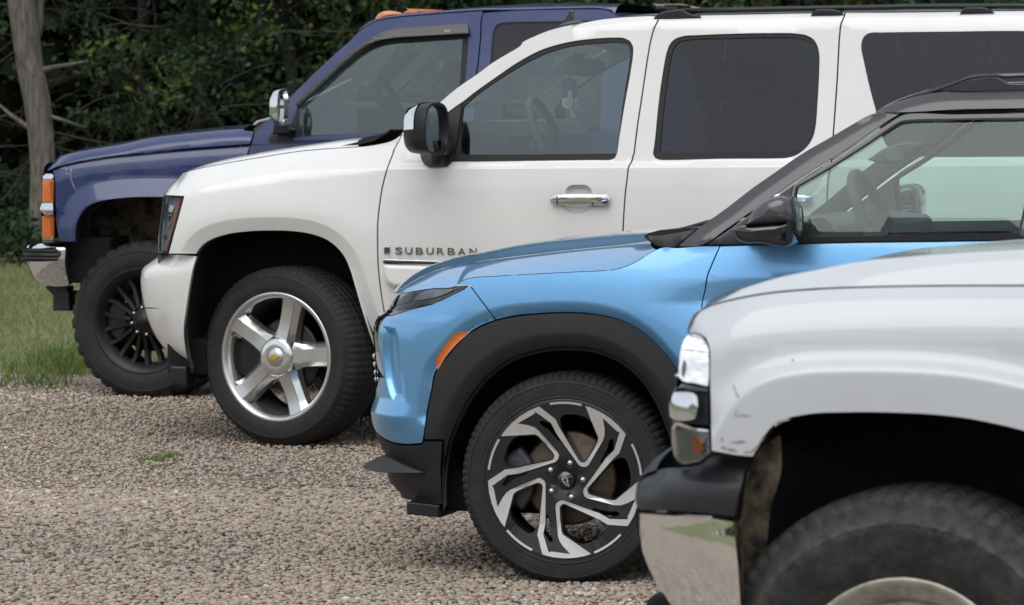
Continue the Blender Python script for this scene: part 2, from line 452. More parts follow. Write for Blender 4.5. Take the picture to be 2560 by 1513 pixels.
class Skin:
    """half width of a body as a function of the length x and the height z"""
    def __init__(s, W, zc=0.9, b=0.1, belt=None, ledge=0.0, tum=0.2, barb=None):
        s.W, s.zc, s.b, s.belt, s.ledge, s.tum = W, zc, b, belt, ledge, tum
        s.bu = b if barb is None else barb
        s.nose, s.Rc = None, 0.35
        s.flares, s.rounds, s.extra = [], [], []
    def copy(s):
        import copy
        c = copy.copy(s); c.flares, c.rounds, c.extra = list(s.flares), list(s.rounds), list(s.extra); return c
    def __call__(s, x, z):
        x, z = np.asarray(x, float), np.asarray(z, float)
        shp = x.shape; x = x.ravel(); z = z.ravel()
        zb = np.interp(x, s.belt[:, 0], s.belt[:, 1]) if s.belt is not None else np.full(x.shape, 9.0)
        zz = np.minimum(z, zb)
        dz = zz - s.zc
        y = s.W - np.where(dz > 0, s.bu, s.b) * dz**2
        h = np.maximum(0, z - zb)
        y -= s.ledge * np.clip(h / 0.024, 0, 1) + s.tum * np.maximum(0, h - 0.02)
        if s.nose is not None:
            xs = np.interp(z, s.nose[:, 1], s.nose[:, 0])
            u = (xs + 0.956 * s.Rc - x) / s.Rc
            uc = np.clip(u, 0, 0.97)
            y -= s.Rc * (1 - np.sqrt(1 - uc**2)) + np.maximum(0, u - 0.97) * s.Rc * 4
        Q = np.stack([x, z], 1)
        for poly, d0, amp, inn, fall in s.flares:
            near = (x > poly[:, 0].min() - 0.7) & (x < poly[:, 0].max() + 0.7) & (z < poly[:, 1].max() + 0.6)
            if near.any():
                d = polydist(Q[near], poly)
                g = np.where(d < d0, inn + (1 - inn) * d / max(d0, 1e-6), np.exp(-((d - d0) / fall)**2)) if fall > 0 else np.clip(1 - d / d0, 0, 1)
                y[near] += amp * g
        for poly, r, c in s.rounds:
            near = (x > poly[:, 0].min() - r) & (x < poly[:, 0].max() + r) & (z > poly[:, 1].min() - r)
            if near.any():
                zt = np.interp(x[near], poly[:, 0], poly[:, 1])
                v = np.maximum(0, z[near] - (zt - r))
                y[near] -= c * v**2 / r
        for f in s.extra: y += f(x, z)
        return y.reshape(shp)
    def normals(s, x, z, e=0.003):
        yx = (s(x + e, z) - s(x - e, z)) / (2 * e); yz = (s(x, z + e) - s(x, z - e)) / (2 * e)
        n = np.stack([-yx, -np.ones_like(yx), -yz], 1)
        return n / np.linalg.norm(n, axis=1)[:, None]

class Car:
    def __init__(s, name, label, category, hub, ground_y, theta, Wt, group):
        s.th = R(theta); c, sn = math.cos(s.th), math.sin(s.th)
        s.M = np.array([[c, sn, 0], [-sn, c, 0], [0, 0, 1.0]])      # local -> world
        d = rays([(hub[0], ground_y)])[0]; P0 = CO + d * (-EYE / d[2])
        s.o = P0 - s.M @ np.array([0, -Wt, 0])
        s.Wt = Wt
        s.co = s.M.T @ (CO - s.o)
        e = link(bpy.data.objects.new(name, None)); e.location = s.o; e.rotation_euler = (0, 0, -s.th)
        tag(e, label, category, group); s.root = e
        s.sk = None
    def at(s, px, y):
        """points of the pixels on the local plane y"""
        d = rays(px) @ s.M
        t = (y - s.co[1]) / d[:, 1]
        p = s.co + d * t[:, None]
        return p[:, [0, 2]]
    def proj(s, P):
        w = (np.atleast_2d(np.array(P, float)) @ s.M.T) + s.o - CO
        a, b, c = w @ RT, w @ UP, w @ FWD
        return np.stack([CX + FP * a / c, CY - FP * b / c], 1)
    def cast(s, px, sk=None, off=0.0):
        sk = sk or s.sk
        px = np.atleast_2d(px)
        d = rays(px) @ s.M
        ys = np.linspace(-sk.W - 0.12, -sk.W + 0.75, 70)
        t = (ys[None] - s.co[1]) / d[:, 1:2]
        X = s.co[0] + t * d[:, :1]; Z = s.co[2] + t * d[:, 2:3]
        Fv = ys[None] + sk(X, Z) + off
        res = np.zeros((len(px), 2))
        for i in range(len(px)):
            k = np.nonzero(Fv[i] >= 0)[0]
            if len(k) and k[0] > 0:
                a, b = k[0] - 1, k[0]
                u = Fv[i, a] / (Fv[i, a] - Fv[i, b]); y = ys[a] + u * (ys[b] - ys[a])
            else:
                y = ys[np.argmax(Fv[i])]
            tt = (y - s.co[1]) / d[i, 1]; p = s.co + tt * d[i]
            res[i] = p[0], p[2]
        return res
    def loc(s, x, zz, sk=None):
        """pixels of points given in vehicle coordinates on the skin"""
        a = np.array([x, zz], float).T.reshape(-1, 2)
        y = -(sk or s.sk)(a[:, 0], a[:, 1])
        return s.proj(np.stack([a[:, 0], y, a[:, 1]], 1))
    def panel(s, name, m, outline, holes=(), feats=(), sk=None, off=0.0, gap=0.0035, grid=0.03, flange=0.022, parent=None, mirror=True, step=5, local=False, smooth=True, label=None):
        sk = sk or s.sk
        def conv(P, closed=True):
            P = smooth_poly(P, step if not local else 0.03, closed) if smooth else np.array(P, float)
            return P if local else s.cast(P, sk, off)
        loops = [inset(conv(outline), gap)] + [inset(conv(h), -0.0) for h in holes]
        V2, F = triangulate(loops, grid, feats)
        y = -(sk(V2[:, 0], V2[:, 1]) + off)
        N = sk.normals(V2[:, 0], V2[:, 1])
        V = np.stack([V2[:, 0], y, V2[:, 1]], 1)
        F = [tuple(f) for f in F]
        if flange:
            B = boundary(np.array(F)); ids = sorted({a for a, b in B}); n = len(V)
            mp1 = {a: n + i for i, a in enumerate(ids)}; mp2 = {a: n + len(ids) + i for i, a in enumerate(ids)}
            e = {a: b for a, b in B}; pe = {b: a for a, b in B}
            en = []
            for a in ids:
                t = V2[e.get(a, a)] - V2[pe.get(a, a)]; l = np.linalg.norm(t) + 1e-9
                en.append((t[1] / l, 0, -t[0] / l))
            Vi = V[ids]
            V = np.vstack([V, Vi, Vi + (0, flange, 0)]); N = np.vstack([N, en, en])
            F += [(mp1[b], mp1[a], mp2[a], mp2[b]) for a, b in B]
        o = mesh_obj(name, V, F, m, parent or s.root, True, N)
        if label: o['label'] = label
        if mirror: s.mirror(o, parent)
        return o
    def mirror(s, o, parent=None):
        if parent is not None and parent.parent is not None:
            s._mq = getattr(s, '_mq', []); s._mq.append((o, parent)); return None
        c = o.copy(); S.collection.objects.link(c); c.parent = s.root; c.scale = (o.scale[0], -1, o.scale[2])
        c.location = (o.location[0], -o.location[1], o.location[2])
        s._mm = getattr(s, '_mm', {}); s._mm[o.name] = c
        for ch in list(o.children): copy_tree(ch, c)
        return c
    def finish(s):
        for o, p in getattr(s, '_mq', []):
            mp_ = getattr(s, '_mm', {}).get(p.name)
            if mp_:
                c = o.copy(); S.collection.objects.link(c); c.parent = mp_
    def loft(s, name, m, edge, centre, p=2.6, n=28, k=60, sk=None, off=0.0, flat=0.0, parent=None, yc=0.0, step=5, local=False):
        """sheet over the car's width: side edge (on the skin) to its mirror image by way of the centre line"""
        sk = sk or s.sk
        if local: E, C = np.array(edge, float), np.array(centre, float)
        else:
            E = s.cast(smooth_poly(edge, step, False), sk, off); C = s.at(smooth_poly(centre, step, False), yc)
        def res(P):
            l = np.r_[0, np.cumsum(np.linalg.norm(np.diff(P, axis=0), axis=1))]; u = np.linspace(0, l[-1], k)
            return np.stack([np.interp(u, l, P[:, 0]), np.interp(u, l, P[:, 1])], 1)
        E, C = res(E), res(C)
        ye = sk(E[:, 0], E[:, 1]) + off
        V = []
        sv = np.sin(np.linspace(-1, 1, n) * math.pi / 2)
        for q in sv:
            w = abs(q)**p
            X = C + (E - C) * w
            V += [(X[i, 0], q * ye[i], X[i, 1]) for i in range(k)]
        F = [(a * k + i, a * k + i + 1, (a + 1) * k + i + 1, (a + 1) * k + i) for a in range(n - 1) for i in range(k - 1)]
        return mesh_obj(name, V, F, m, parent or s.root)

# ------------------------------------------------------------------ wheels
def arc_text(name, body, r, size, a_mid, m, parent, y=-0.012, wide=1.0, thick=0.0015, inward=False):
    V, F = text_poly(body, size, 0)
    if not len(V): return None
    w = V[:, 0].max() * wide
    out = []
    for vx, vy, _ in V:
        if not inward:
            a = a_mid - (vx * wide - w / 2) / r; rr = r + vy
        else:
            a = a_mid + (vx * wide - w / 2) / r; rr = r + size * 0.7 - vy
        out.append((rr * math.cos(a), y, rr * math.sin(a)))
    return mesh_obj(name, out, F, m, parent, smooth=False)

def wheel(car, name, x, zc, Rt, Rr, width, steer, face_y, style, tyre_m, lug=0.008, nlug=72, text=(), bulge=0.012):
    """a wheel part (its rim barrel) with tyre, spokes, cap and nuts as sub-parts; outer face at y = 0, towards -y"""
    h = Rt - Rr
    barrel = [(Rr - 0.004, -0.004), (Rr + 0.008, -0.006), (Rr + 0.010, 0.0), (Rr - 0.002, 0.006), (Rr - 0.014, 0.03), (Rr - 0.028, 0.07), (Rr - 0.04, 0.14), (Rr - 0.03, width - 0.02), (Rr, width)]
    wm = {'five_spoke': POLISH, 'swirl': GUN, 'mesh': BLKRIM, 'old': OLDRIM}[style]
    wh = lathe(name, barrel, wm, car.root, 96)
    wh.location = (x, -face_y, zc); wh.rotation_euler = (0, 0, -R(steer))
    prof = [(Rr + 0.002, 0.004), (Rr + 0.004, -0.004), (Rr + 0.012, -0.009), (Rr + 0.22 * h, -bulge * 0.75), (Rr + 0.24 * h, -bulge * 0.75 - 0.0015), (Rr + 0.3 * h, -bulge * 0.9),
            (Rr + 0.45 * h, -bulge), (Rr + 0.62 * h, -bulge * 0.85), (Rr + 0.64 * h, -bulge * 0.85 - 0.002), (Rr + 0.74 * h, -bulge * 0.35), (Rt - 0.026, 0.004), (Rt - 0.012, 0.014), (Rt - 0.003, 0.027)]
    cw = width - 0.054
    for i in range(4):
        a = 0.027 + cw * (i + 0.72) / 5; b_ = 0.027 + cw * (i + 1.0) / 5
        dome = lambda y: 0.004 * (1 - ((y - width / 2) / (width / 2))**2)
        prof += [(Rt - 0.003 + dome(a), a), (Rt - 0.012, a + 0.004), (Rt - 0.012, b_ - 0.004), (Rt - 0.003 + dome(b_), b_)]
    prof += [(Rt - 0.003, width - 0.027), (Rt - 0.03, width - 0.004), (Rr + 0.45 * h, width + bulge), (Rr + 0.01, width), (Rr, width - 0.01)]
    kk = len(prof)
    def rf(i, r, y):
        r = r.copy(); y = y.copy()
        if i % 4 == 3:
            r[11:kk - 5] -= lug; r[10] -= lug * 0.35; y[11] += 0.003; y[10] += lug * 0.25
        elif lug > 0.01 and (i // 4) % 2:
            y[10:12] -= 0.004; r[11] += 0.003
        return r, y
    ty = lathe('tyre', prof, tyre_m, wh, nlug * 4, rf)
    ty.data.set_sharp_from_angle(angle=R(40))
    for body, size, amid, rfrac, inw in text:
        arc_text('tyre_lettering', body, Rr + rfrac * h, size, R(amid), mat('raised_rubber_lettering', (0.045, 0.045, 0.046), 0.5, var=0.2), wh, -bulge - 0.0012, 1.1, inward=inw)
    if style == 'five_spoke':
        lathe('rim_lip', [(Rr - 0.018, 0.012), (Rr - 0.012, 0.0), (Rr - 0.002, -0.008), (Rr + 0.009, -0.008), (Rr + 0.011, 0.0)], BRUSHED, wh, 128)
        for i in range(5):
            a0 = R(4 + 72 * i)
            prof_r = [0.078, 0.11, 0.15, 0.20, 0.24, Rr - 0.012]
            hw = [0.030, 0.0285, 0.028, 0.0285, 0.0295, 0.031]; yf = [0.006, 0.010, 0.014, 0.013, 0.008, 0.001]
            bw = [0.070, 0.060, 0.056, 0.057, 0.062, 0.080]
            V = []; V2 = []
            for r_, w_, y_, q in zip(prof_r, hw, yf, bw):
                for t_, yy in ((-q, y_ + 0.055), (-q * 0.86, y_ + 0.026), (-w_, y_ + 0.001), (w_, y_ + 0.001), (q * 0.86, y_ + 0.026), (q, y_ + 0.055)):
                    V.append((r_ * math.cos(a0) - t_ * math.sin(a0), yy, r_ * math.sin(a0) + t_ * math.cos(a0)))
                for t_ in (-w_ + 0.001, w_ - 0.001):
                    V2.append((r_ * math.cos(a0) - t_ * math.sin(a0), y_ - 0.001, r_ * math.sin(a0) + t_ * math.cos(a0)))
            F = [(q * 6 + j, (q + 1) * 6 + j, (q + 1) * 6 + j + 1, q * 6 + j + 1) for q in range(5) for j in range(5)]
            sp = mesh_obj('spoke', V, F, POLISH, wh); autosmooth(sp, 22)
            mesh_obj('spoke_face', V2, [(q * 2, q * 2 + 2, q * 2 + 3, q * 2 + 1) for q in range(5)], BRUSHED, wh)
        lathe('hub_cap', [(0.040, -0.011), (0.050, -0.011), (0.074, -0.009), (0.083, -0.004), (0.088, 0.008), (0.086, 0.04)], POLISH, wh, 64)
        lathe('cap_disc', [(0.0, -0.024), (0.02, -0.0225), (0.036, -0.018), (0.043, -0.011)], BRUSHED, wh, 48)
        bt = bowtie(0.062, 0.024)
        flat_solid('emblem', [bt], -0.0265, -0.019, GOLD, wh, bevel=0.0015)
    if style == 'swirl':
        ctr = np.array([955.0, 688.0]); kx = Rr * 0.985 / 572.0
        def pp(*v):
            a = (np.array(v, float).reshape(-1, 2) - ctr) * kx; a[:, 1] *= -1; return a
        rib = pp(765, 148, 885, 242, 913, 303, 1058, 545, 1072, 556, 1097, 556, 1112, 545, 1162, 468, 1198, 400, 1203, 372, 1110, 140)
        rimarc = [(Rr * 0.985 * math.cos(R(t)), Rr * 0.985 * math.sin(R(t))) for t in (70, 62, 54, 46, 38)]
        rib2 = pp(1345, 322, 1238, 226, 1250, 300, 1250, 350, 1238, 388, 1128, 574, 1110, 588, 1078, 588, 1058, 578, 888, 345, 850, 268, 735, 186)
        hole = pp(815, 215, 902, 262, 925, 310, 1064, 540, 1105, 540, 1190, 395, 1193, 370, 1115, 190)
        hole = np.vstack([hole[:-1], pp(1165, 300, 1135, 240, 1080, 215, 1010, 203, 940, 205, 917, 228)])
        hole = pp(917, 235, 925, 310, 1064, 540, 1072, 545, 1097, 545, 1105, 538, 1190, 395, 1193, 370, 1150, 262, 1120, 228, 1060, 208, 1000, 203, 945, 206)
        slot = pp(1300, 372, 1316, 392, 1312, 478, 1292, 510, 1222, 572, 1212, 548, 1268, 452, 1280, 398)
        disc_out = [(Rr * 0.99 * math.cos(t), Rr * 0.99 * math.sin(t)) for t in np.linspace(0, 2 * math.pi, 120, endpoint=False)]
        holes = []; ribs = []
        for i in range(5):
            a = -i * 2 * math.pi / 5; m2 = np.array([[math.cos(a), -math.sin(a)], [math.sin(a), math.cos(a)]])
            holes.append(hole @ m2.T); holes.append(slot @ m2.T)
            ribs.append(np.vstack([rib, rimarc, rib2]) @ m2.T)
        dish = lambda x_, y_, z_: (x_, y_ + 0.012 - 0.03 * max(0, (math.hypot(x_, z_) / Rr - 0.5)) + 0.02 * max(0, 0.25 - math.hypot(x_, z_) / Rr) * 4, z_)
        fc = flat_solid('spoke_disc', [disc_out] + holes, 0.0, 0.05, GUN, wh, grid=0.02, xf=dish)
        autosmooth(fc, 40)
        for rb in ribs:
            o = flat_solid('machined_spoke_edge', [rb], -0.003, 0.004, MACHINED, wh, grid=0.02, xf=dish)
        for i in range(5):      # slim machined arcs on the rim edge between the spokes
            a1, a2 = R(101 - 72 * i), R(77 - 72 * i)
            t = np.linspace(a1, a2, 14)
            arc = [(Rr * 0.995 * math.cos(q), Rr * 0.995 * math.sin(q)) for q in t] + [(Rr * 0.967 * math.cos(q), Rr * 0.967 * math.sin(q)) for q in t[::-1]]
            flat_solid('rim_edge_arc', [arc], -0.004, 0.004, MACHINED, wh, xf=dish)
        lathe('rim_lip', [(Rr - 0.012, 0.03), (Rr - 0.004, 0.0), (Rr + 0.004, -0.006), (Rr + 0.009, -0.004), (Rr + 0.01, 0.002)], GUN, wh, 128)
        lathe('centre_cap', [(0.0, 0.006), (0.024, 0.007), (0.0278, 0.011), (0.029, 0.022)], GLOSSBLK, wh, 48)
        b0 = bowtie(0.046, 0.018); a = R(-66); rot = np.array([[math.cos(a), -math.sin(a)], [math.sin(a), math.cos(a)]])
        b0 = b0 @ rot.T
        flat_solid('emblem', [b0, inset(b0, 0.0032)[::-1]], 0.003, 0.008, CHROME, wh)
        for i in range(5):
            a = R(74.5 - 72 * i); r_ = 131 * kx
            nut = lathe('lug_nut', [(0.0, -0.002), (0.006, -0.001), (0.009, 0.004), (0.010, 0.01), (0.0105, 0.03)], BRUSHED, wh, 6 if False else 12)
            nut.location = (r_ * math.cos(a), 0.003, r_ * math.sin(a))
            pk = lathe('lug_pocket', [(0.012, 0.004), (0.0155, 0.0), (0.0175, 0.002)], GLOSSBLK, wh, 24)
            pk.location = (r_ * math.cos(a), 0.0135, r_ * math.sin(a))
    if style == 'mesh':
        lathe('rim_lip', [(Rr - 0.05, 0.05), (Rr - 0.03, 0.015), (Rr - 0.012, 0.002), (Rr, -0.006), (Rr + 0.008, -0.006), (Rr + 0.01, 0.0)], BLKRIM, wh, 128)
        lathe('hub_cap', [(0.0, 0.0), (0.03, 0.001), (0.036, 0.008), (0.042, 0.008), (0.046, 0.016), (0.06, 0.02), (0.088, 0.024), (0.092, 0.05), (0.08, 0.09)], BLKRIM, wh, 48)
        for i in range(9):
            a0 = R(i * 40 + 2)
            for s_ in (-1, 1):
                # each arm runs straight from the hub and then splays to the rim
                rr = np.linspace(0.075, Rr - 0.02, 9)
                V = []
                for r_ in rr:
                    u = (r_ - 0.075) / (Rr - 0.095)
                    off_ = s_ * (0.013 + 0.024 * np.clip(u * 1.5, 0, 1))
                    yy = 0.012 + 0.022 * math.sin(u * 2.6)
                    w_ = 0.0095
                    for t_, y2 in ((-w_ * 1.5, yy + 0.035), (-w_, yy), (w_, yy), (w_ * 1.5, yy + 0.035)):
                        tt = off_ + t_
                        V.append((r_ * math.cos(a0) - tt * math.sin(a0), y2, r_ * math.sin(a0) + tt * math.cos(a0)))
                F = [(q * 4 + j, (q + 1) * 4 + j, (q + 1) * 4 + j + 1, q * 4 + j + 1) for q in range(8) for j in range(3)]
                autosmooth(mesh_obj('spoke', V, F, BLKRIM, wh), 40)
        for i in range(8):
            a = R(45 * i + 10)
            nut = lathe('lug_nut', [(0.0, -0.004), (0.006, -0.002), (0.009, 0.006), (0.01, 0.03)], MACHINED, wh, 10)
            nut.location = (0.070 * math.cos(a), 0.014, 0.070 * math.sin(a))
    if style == 'old':
        lathe('rim_lip', [(Rr - 0.045, 0.035), (Rr - 0.036, 0.016), (Rr - 0.03, 0.008), (Rr - 0.018, 0.004), (Rr - 0.008, -0.004), (Rr + 0.004, -0.010), (Rr + 0.010, -0.006), (Rr + 0.012, 0.002)], OLDRIM, wh, 128)
        outl = [((Rr - 0.032) * math.cos(t), (Rr - 0.032) * math.sin(t)) for t in np.linspace(0, 2 * math.pi, 90, endpoint=False)]
        hs_ = []
        for i in range(15):
            a = 2 * math.pi * i / 15 + 0.1
            hs_.append([(q * math.cos(a + w_), q * math.sin(a + w_)) for q, w_ in ((0.11, -0.09), (Rr - 0.06, -0.10), (Rr - 0.055, 0), (Rr - 0.06, 0.10), (0.11, 0.09))])
        fc = flat_solid('spoke_disc', [outl] + hs_, 0.03, 0.06, OLDRIM, wh, bevel=0.003, grid=0.03)
        lathe('hub_cap', [(0.0, -0.02), (0.03, -0.018), (0.04, -0.01), (0.075, 0.01), (0.08, 0.03)], OLDRIM, wh, 40)
    # brake behind the wheel
    lathe('brake_disc', [(0.03, 0.06), (Rr * 0.56, 0.085), (Rr * 0.60, 0.086), (Rr * 0.60, 0.108), (0.03, 0.11)], DISC if style == 'swirl' else BLKPLASTIC, wh, 60)
    cal = [(Rr * q * math.cos(R(t)), Rr * q * math.sin(R(t))) for q, t in ((0.5, 158), (0.5, 205), (0.74, 215), (0.86, 200), (0.88, 180), (0.86, 160), (0.74, 147))]
    pillow('brake_caliper', smooth_poly(cal, 0.01), 0.092, 0.035, 0.012, CALIPER if style == 'swirl' else BLKPLASTIC, wh, scale=True)
    return wh
def bowtie(w, h):
    """the badge outline: a slanted cross with long arms"""
    a, b = w / 2, h / 2; s = 0.22 * h
    p = [(-a, -b * 0.55), (-a + 0.16 * w, b * 0.62), (-0.16 * w, b * 0.62), (-0.125 * w, b), (0.20 * w, b), (0.165 * w, b * 0.62), (a, b * 0.62),
         (a - 0.16 * w, -b * 0.55), (0.16 * w, -b * 0.55), (0.125 * w, -b), (-0.20 * w, -b), (-0.165 * w, -b * 0.55)]
    return np.array(p)
def copy_tree(o, parent, loc=None, scale=None, rot=None):
    c = o.copy(); S.collection.objects.link(c); c.parent = parent
    if loc is not None: c.location = loc
    if scale is not None: c.scale = scale
    if rot is not None: c.rotation_euler = rot
    for ch in list(o.children): copy_tree(ch, c)
    return c
def four_wheels(car, wh, base):
    x, y, zc = wh.location; r = wh.rotation_euler
    f = copy_tree(wh, car.root, (x, -y, zc), (1, -1, 1), (0, 0, r[2]))
    copy_tree(wh, car.root, (x + base, y, zc), rot=(0, 0, 0)); copy_tree(wh, car.root, (x + base, -y, zc), (1, -1, 1), (0, 0, 0))
# ------------------------------------------------------------------ shared pieces of the vehicles
def fascia(car, name, m, z0, z1, sk, bow=0.12, n=28, k=14, off=0.0, mirror=False):
    """the front face of a nose from one corner round to the other between two heights"""
    zs = np.linspace(z0, z1, k); xs = np.interp(zs, sk.nose[:, 1], sk.nose[:, 0])
    ye = sk(xs + 0.004, zs); V = []
    for t in np.sin(np.linspace(-1, 1, n) * math.pi / 2):
        V += [(xs[i] + 0.002 - bow * (1 - t * t) - off, t * ye[i], zs[i]) for i in range(k)]
    F = [(a * k + i, (a + 1) * k + i, (a + 1) * k + i + 1, a * k + i + 1) for a in range(n - 1) for i in range(k - 1)]
    return mesh_obj(name, V, F, m, car.root)
def nose_of(car, sk, px):
    """nose silhouette, traced in pixels, as (x, z) pairs sorted by height"""
    a = car.at(smooth_poly(px, 6, False), -(sk.W - 0.71 * sk.Rc))
    a = a[np.argsort(a[:, 1])]
    return a
def offset_line(P, d):
    """open polyline moved sideways to its left by d"""
    t = np.gradient(P, axis=0); t /= np.linalg.norm(t, axis=1)[:, None] + 1e-12
    return P + np.stack([-t[:, 1], t[:, 0]], 1) * d
def liner(car, m, arch, y0, depth=0.42, lift=0.0):
    """wheel housing: the arch opening carried inwards"""
    P = np.array(arch); V = []; n = len(P); c = P.mean(0)
    ys = np.linspace(0, depth, 6)
    for q in ys:
        g = 1 + 0.10 * min(1, q / 0.08)
        V += [(c[0] + (p[0] - c[0]) * g, -y0 + q, c[1] + (p[1] - c[1]) * g) for p in P]
    F = [(a * n + i, a * n + i + 1, (a + 1) * n + i + 1, (a + 1) * n + i) for a in range(5) for i in range(n - 1)]
    b = len(V); V.append((c[0], -y0 + depth, c[1] - 0.2)); F += [(5 * n + i, 5 * n + i + 1, b) for i in range(n - 1)]
    o = mesh_obj('wheel_liner', V, F, m, car.root); car.mirror(o)
    return o
def arc_pts(cx, cz, r, a0, a1, n=24):
    t = np.radians(np.linspace(a0, a1, n)); return np.stack([cx + r * np.cos(t), cz + r * np.sin(t)], 1)
def prism_y(name, xz, y0, y1, m, parent, bevel=0.0, smooth=0):
    P = smooth_poly(xz, smooth, True) if smooth else np.array(xz, float)
    return flat_solid(name, [P], y0, y1, m, parent, bevel=bevel)
def steering(car, c, rad, tilt, m, y=-0.38):
    """steering wheel: rim ring with its hub, spokes and column"""
    t = np.linspace(0, 2 * math.pi, 40, endpoint=False)
    ax = np.array([math.cos(R(tilt)), 0, math.sin(R(tilt))]); u = np.array([0, 1.0, 0]); v = np.cross(ax, u)
    P = np.array([c[0], y, c[1]])
    ring = [P + rad * (math.cos(q) * u + math.sin(q) * v) for q in t]
    o = tube('steering_wheel', ring, 0.018, m, car.root, 10, True)
    tube('steering_hub', [P - ax * 0.06, P - ax * 0.03, P + ax * 0.012, P + ax * 0.02], [0.05, 0.085, 0.075, 0.02], m, o, 16)
    for q in (0.2, math.pi - 0.2, -math.pi / 2):
        e = P + rad * (math.cos(q) * u + math.sin(q) * v)
        tube('steering_spoke', [P - ax * 0.02, (P + e) / 2 - ax * 0.012, e], [0.026, 0.02, 0.014], m, o, 8)
    tube('steering_column', [P - ax * 0.03, P - ax * 0.35], 0.03, m, o, 10)
    return o
def seat(car, x, y, zseat, m, rake=0.22, w=0.25, h=0.62, head=True):
    prof = smooth_poly([(x - 0.48, zseat - 0.12), (x - 0.50, zseat + 0.02), (x - 0.05, zseat + 0.05), (x + 0.02, zseat + 0.1), (x + rake * h * 0.6, zseat + h), (x + rake * h * 0.6 + 0.09, zseat + h), (x + 0.16, zseat), (x + 0.1, zseat - 0.14)], 0.03)
    s_ = pillow('seat', prof, y, w, 0.05, m, car.root)
    if head:
        hx, hz = x + rake * h * 0.6 + 0.05, zseat + h + 0.13
        hp = smooth_poly([(hx - 0.05, hz - 0.09), (hx - 0.055, hz + 0.06), (hx - 0.01, hz + 0.1), (hx + 0.05, hz + 0.07), (hx + 0.055, hz - 0.08)], 0.015)
        pillow('headrest', hp, y, 0.14, 0.04, m, s_, scale=True)
    return s_
def body_core(car, x0, x1, halfw, z0, z1, m=DARK, fx=None, name='underbody'):
    return box(name, x0, x1, -halfw, halfw, z0, z1, m, car.root, 0.02)
def housing_mirror(car, name, secs, face, shell_m, cap_m=None, cap_z=None, glass_in=0.012, yaw=0.0, pivot=None, frame_m=None, n=36, cap_x=None):
    """door mirror: rounded sections (x, yc, zc, half y, half z) from its nose to its open rear face; glass set in the rear"""
    a = np.linspace(0, 2 * math.pi, n, endpoint=False); e = 0.70
    ca, sa = np.sign(np.cos(a)) * np.abs(np.cos(a))**e, np.sign(np.sin(a)) * np.abs(np.sin(a))**e
    c0 = secs[-1]; yw = R(yaw)
    def turn(P):
        P = np.array(P, float); d = P - (c0[0], c0[1], c0[2])
        return np.stack([c0[0] + d[:, 0] * math.cos(yw) - d[:, 1] * math.sin(yw), c0[1] + d[:, 0] * math.sin(yw) + d[:, 1] * math.cos(yw), P[:, 2]], 1)
    secs = list(secs)
    x, yc, zc, hy, hz = secs[-1]
    inner = [(x, yc, zc, hy * 0.90, hz * 0.90), (x - 0.03, yc, zc, hy * 0.86, hz * 0.86)]
    V = []
    for X, Yc, Zc, Hy, Hz in secs + inner:
        V += [(X, Yc + Hy * p, Zc + Hz * q) for p, q in zip(ca, sa)]
    k = len(secs) + 2
    F = [(q * n + i, q * n + (i + 1) % n, (q + 1) * n + (i + 1) % n, (q + 1) * n + i) for q in range(k - 1) for i in range(n)]
    F.append(tuple(range(n))[::-1])
    o = mesh_obj(name, turn(V), F, shell_m, car.root); autosmooth(o, 40)
    g = [(x - 0.022, yc + hy * 0.86 * p, zc + hz * 0.86 * q) for p, q in zip(ca, sa)]
    mesh_obj('mirror_glass', turn(g), [tuple(range(n))], MIRRORGLASS, o, smooth=False)
    if cap_m:
        V = []; sub = secs if cap_x is None else secs[:cap_x]
        for X, Yc, Zc, Hy, Hz in sub:
            V += [(X - 0.002, Yc + (Hy + 0.004) * p, Zc + (Hz + 0.004) * q) for p, q in zip(ca, sa)]
        keep = [i for i in range(n) if secs[-1][2] + secs[-1][4] * sa[i] > cap_z]
        F = [(q * n + i, q * n + (i + 1) % n, (q + 1) * n + (i + 1) % n, (q + 1) * n + i) for q in range(len(sub) - 1) for i in keep if (i + 1) % n in keep]
        F.append(tuple(i for i in keep)[::-1])
        autosmooth(mesh_obj('mirror_cap', turn(V), F, cap_m, o), 40)
    return o

GRP = 'vehicles parked side by side on the gravel'
# ================================================================== white three-row SUV
W1 = Car('white_suv', 'long pearl white SUV with black roof rails and polished five-spoke wheels, front wheel turned', 'SUV', (691, 893), 1115, 14, 0.955, GRP)
c = W1
s1 = Skin(1.0, zc=1.06, b=0.22, barb=0.30, ledge=0.026, tum=0.20)
s1.belt = c.at(z('X', 300, 423, 1000, 423, 1580, 419, 2000, 417, 2560, 413, 3300, 407), -1.0)
c.sk = s1; s1.Rc = 0.20
arch_px = z('H', 330, 385, 345, 360, 380, 325, 420, 303, 500, 278, 620, 262, 740, 258, 860, 262, 960, 278, 1040, 308, 1095, 350, 1135, 400, 1165, 470, 1195, 570, 1230, 690, 1265, 800, 1300, 905, 1312, 940)
bump_r = z('C', 1525, 245, 1500, 330, 1470, 480, 1440, 680, 1425, 800, 1432, 930, 1460, 1060, 1475, 1100)
archl = c.at(smooth_poly(cat(bump_r[::-1], arch_px), 8, False), -1.0)
hoodline = z('B', 1830, 266, 1950, 236, 2200, 186, 2499, 135)
hoodline = cat(hoodline, z('D', 540, 1470, 1000, 1435, 1080, 1430))
fend_top = cat(z('B', 1690, 330, 1760, 287), hoodline, z('D', 1280, 1402, 1400, 1372, 1500, 1312, 1560, 1267))
s1.nose = nose_of(c, s1, cat(z('B', 1690, 330, 1640, 400, 1595, 505, 1560, 800, 1545, 1000, 1540, 1062), z('C', 1225, 225, 1225, 700)))
topl = c.at(smooth_poly(fend_top, 8, False), -0.95)
s1.rounds.append((topl[np.argsort(topl[:, 0])], 0.13, 0.75))
s1.flares.append((archl, 0.062, 0.030, 0.15, 0.17))
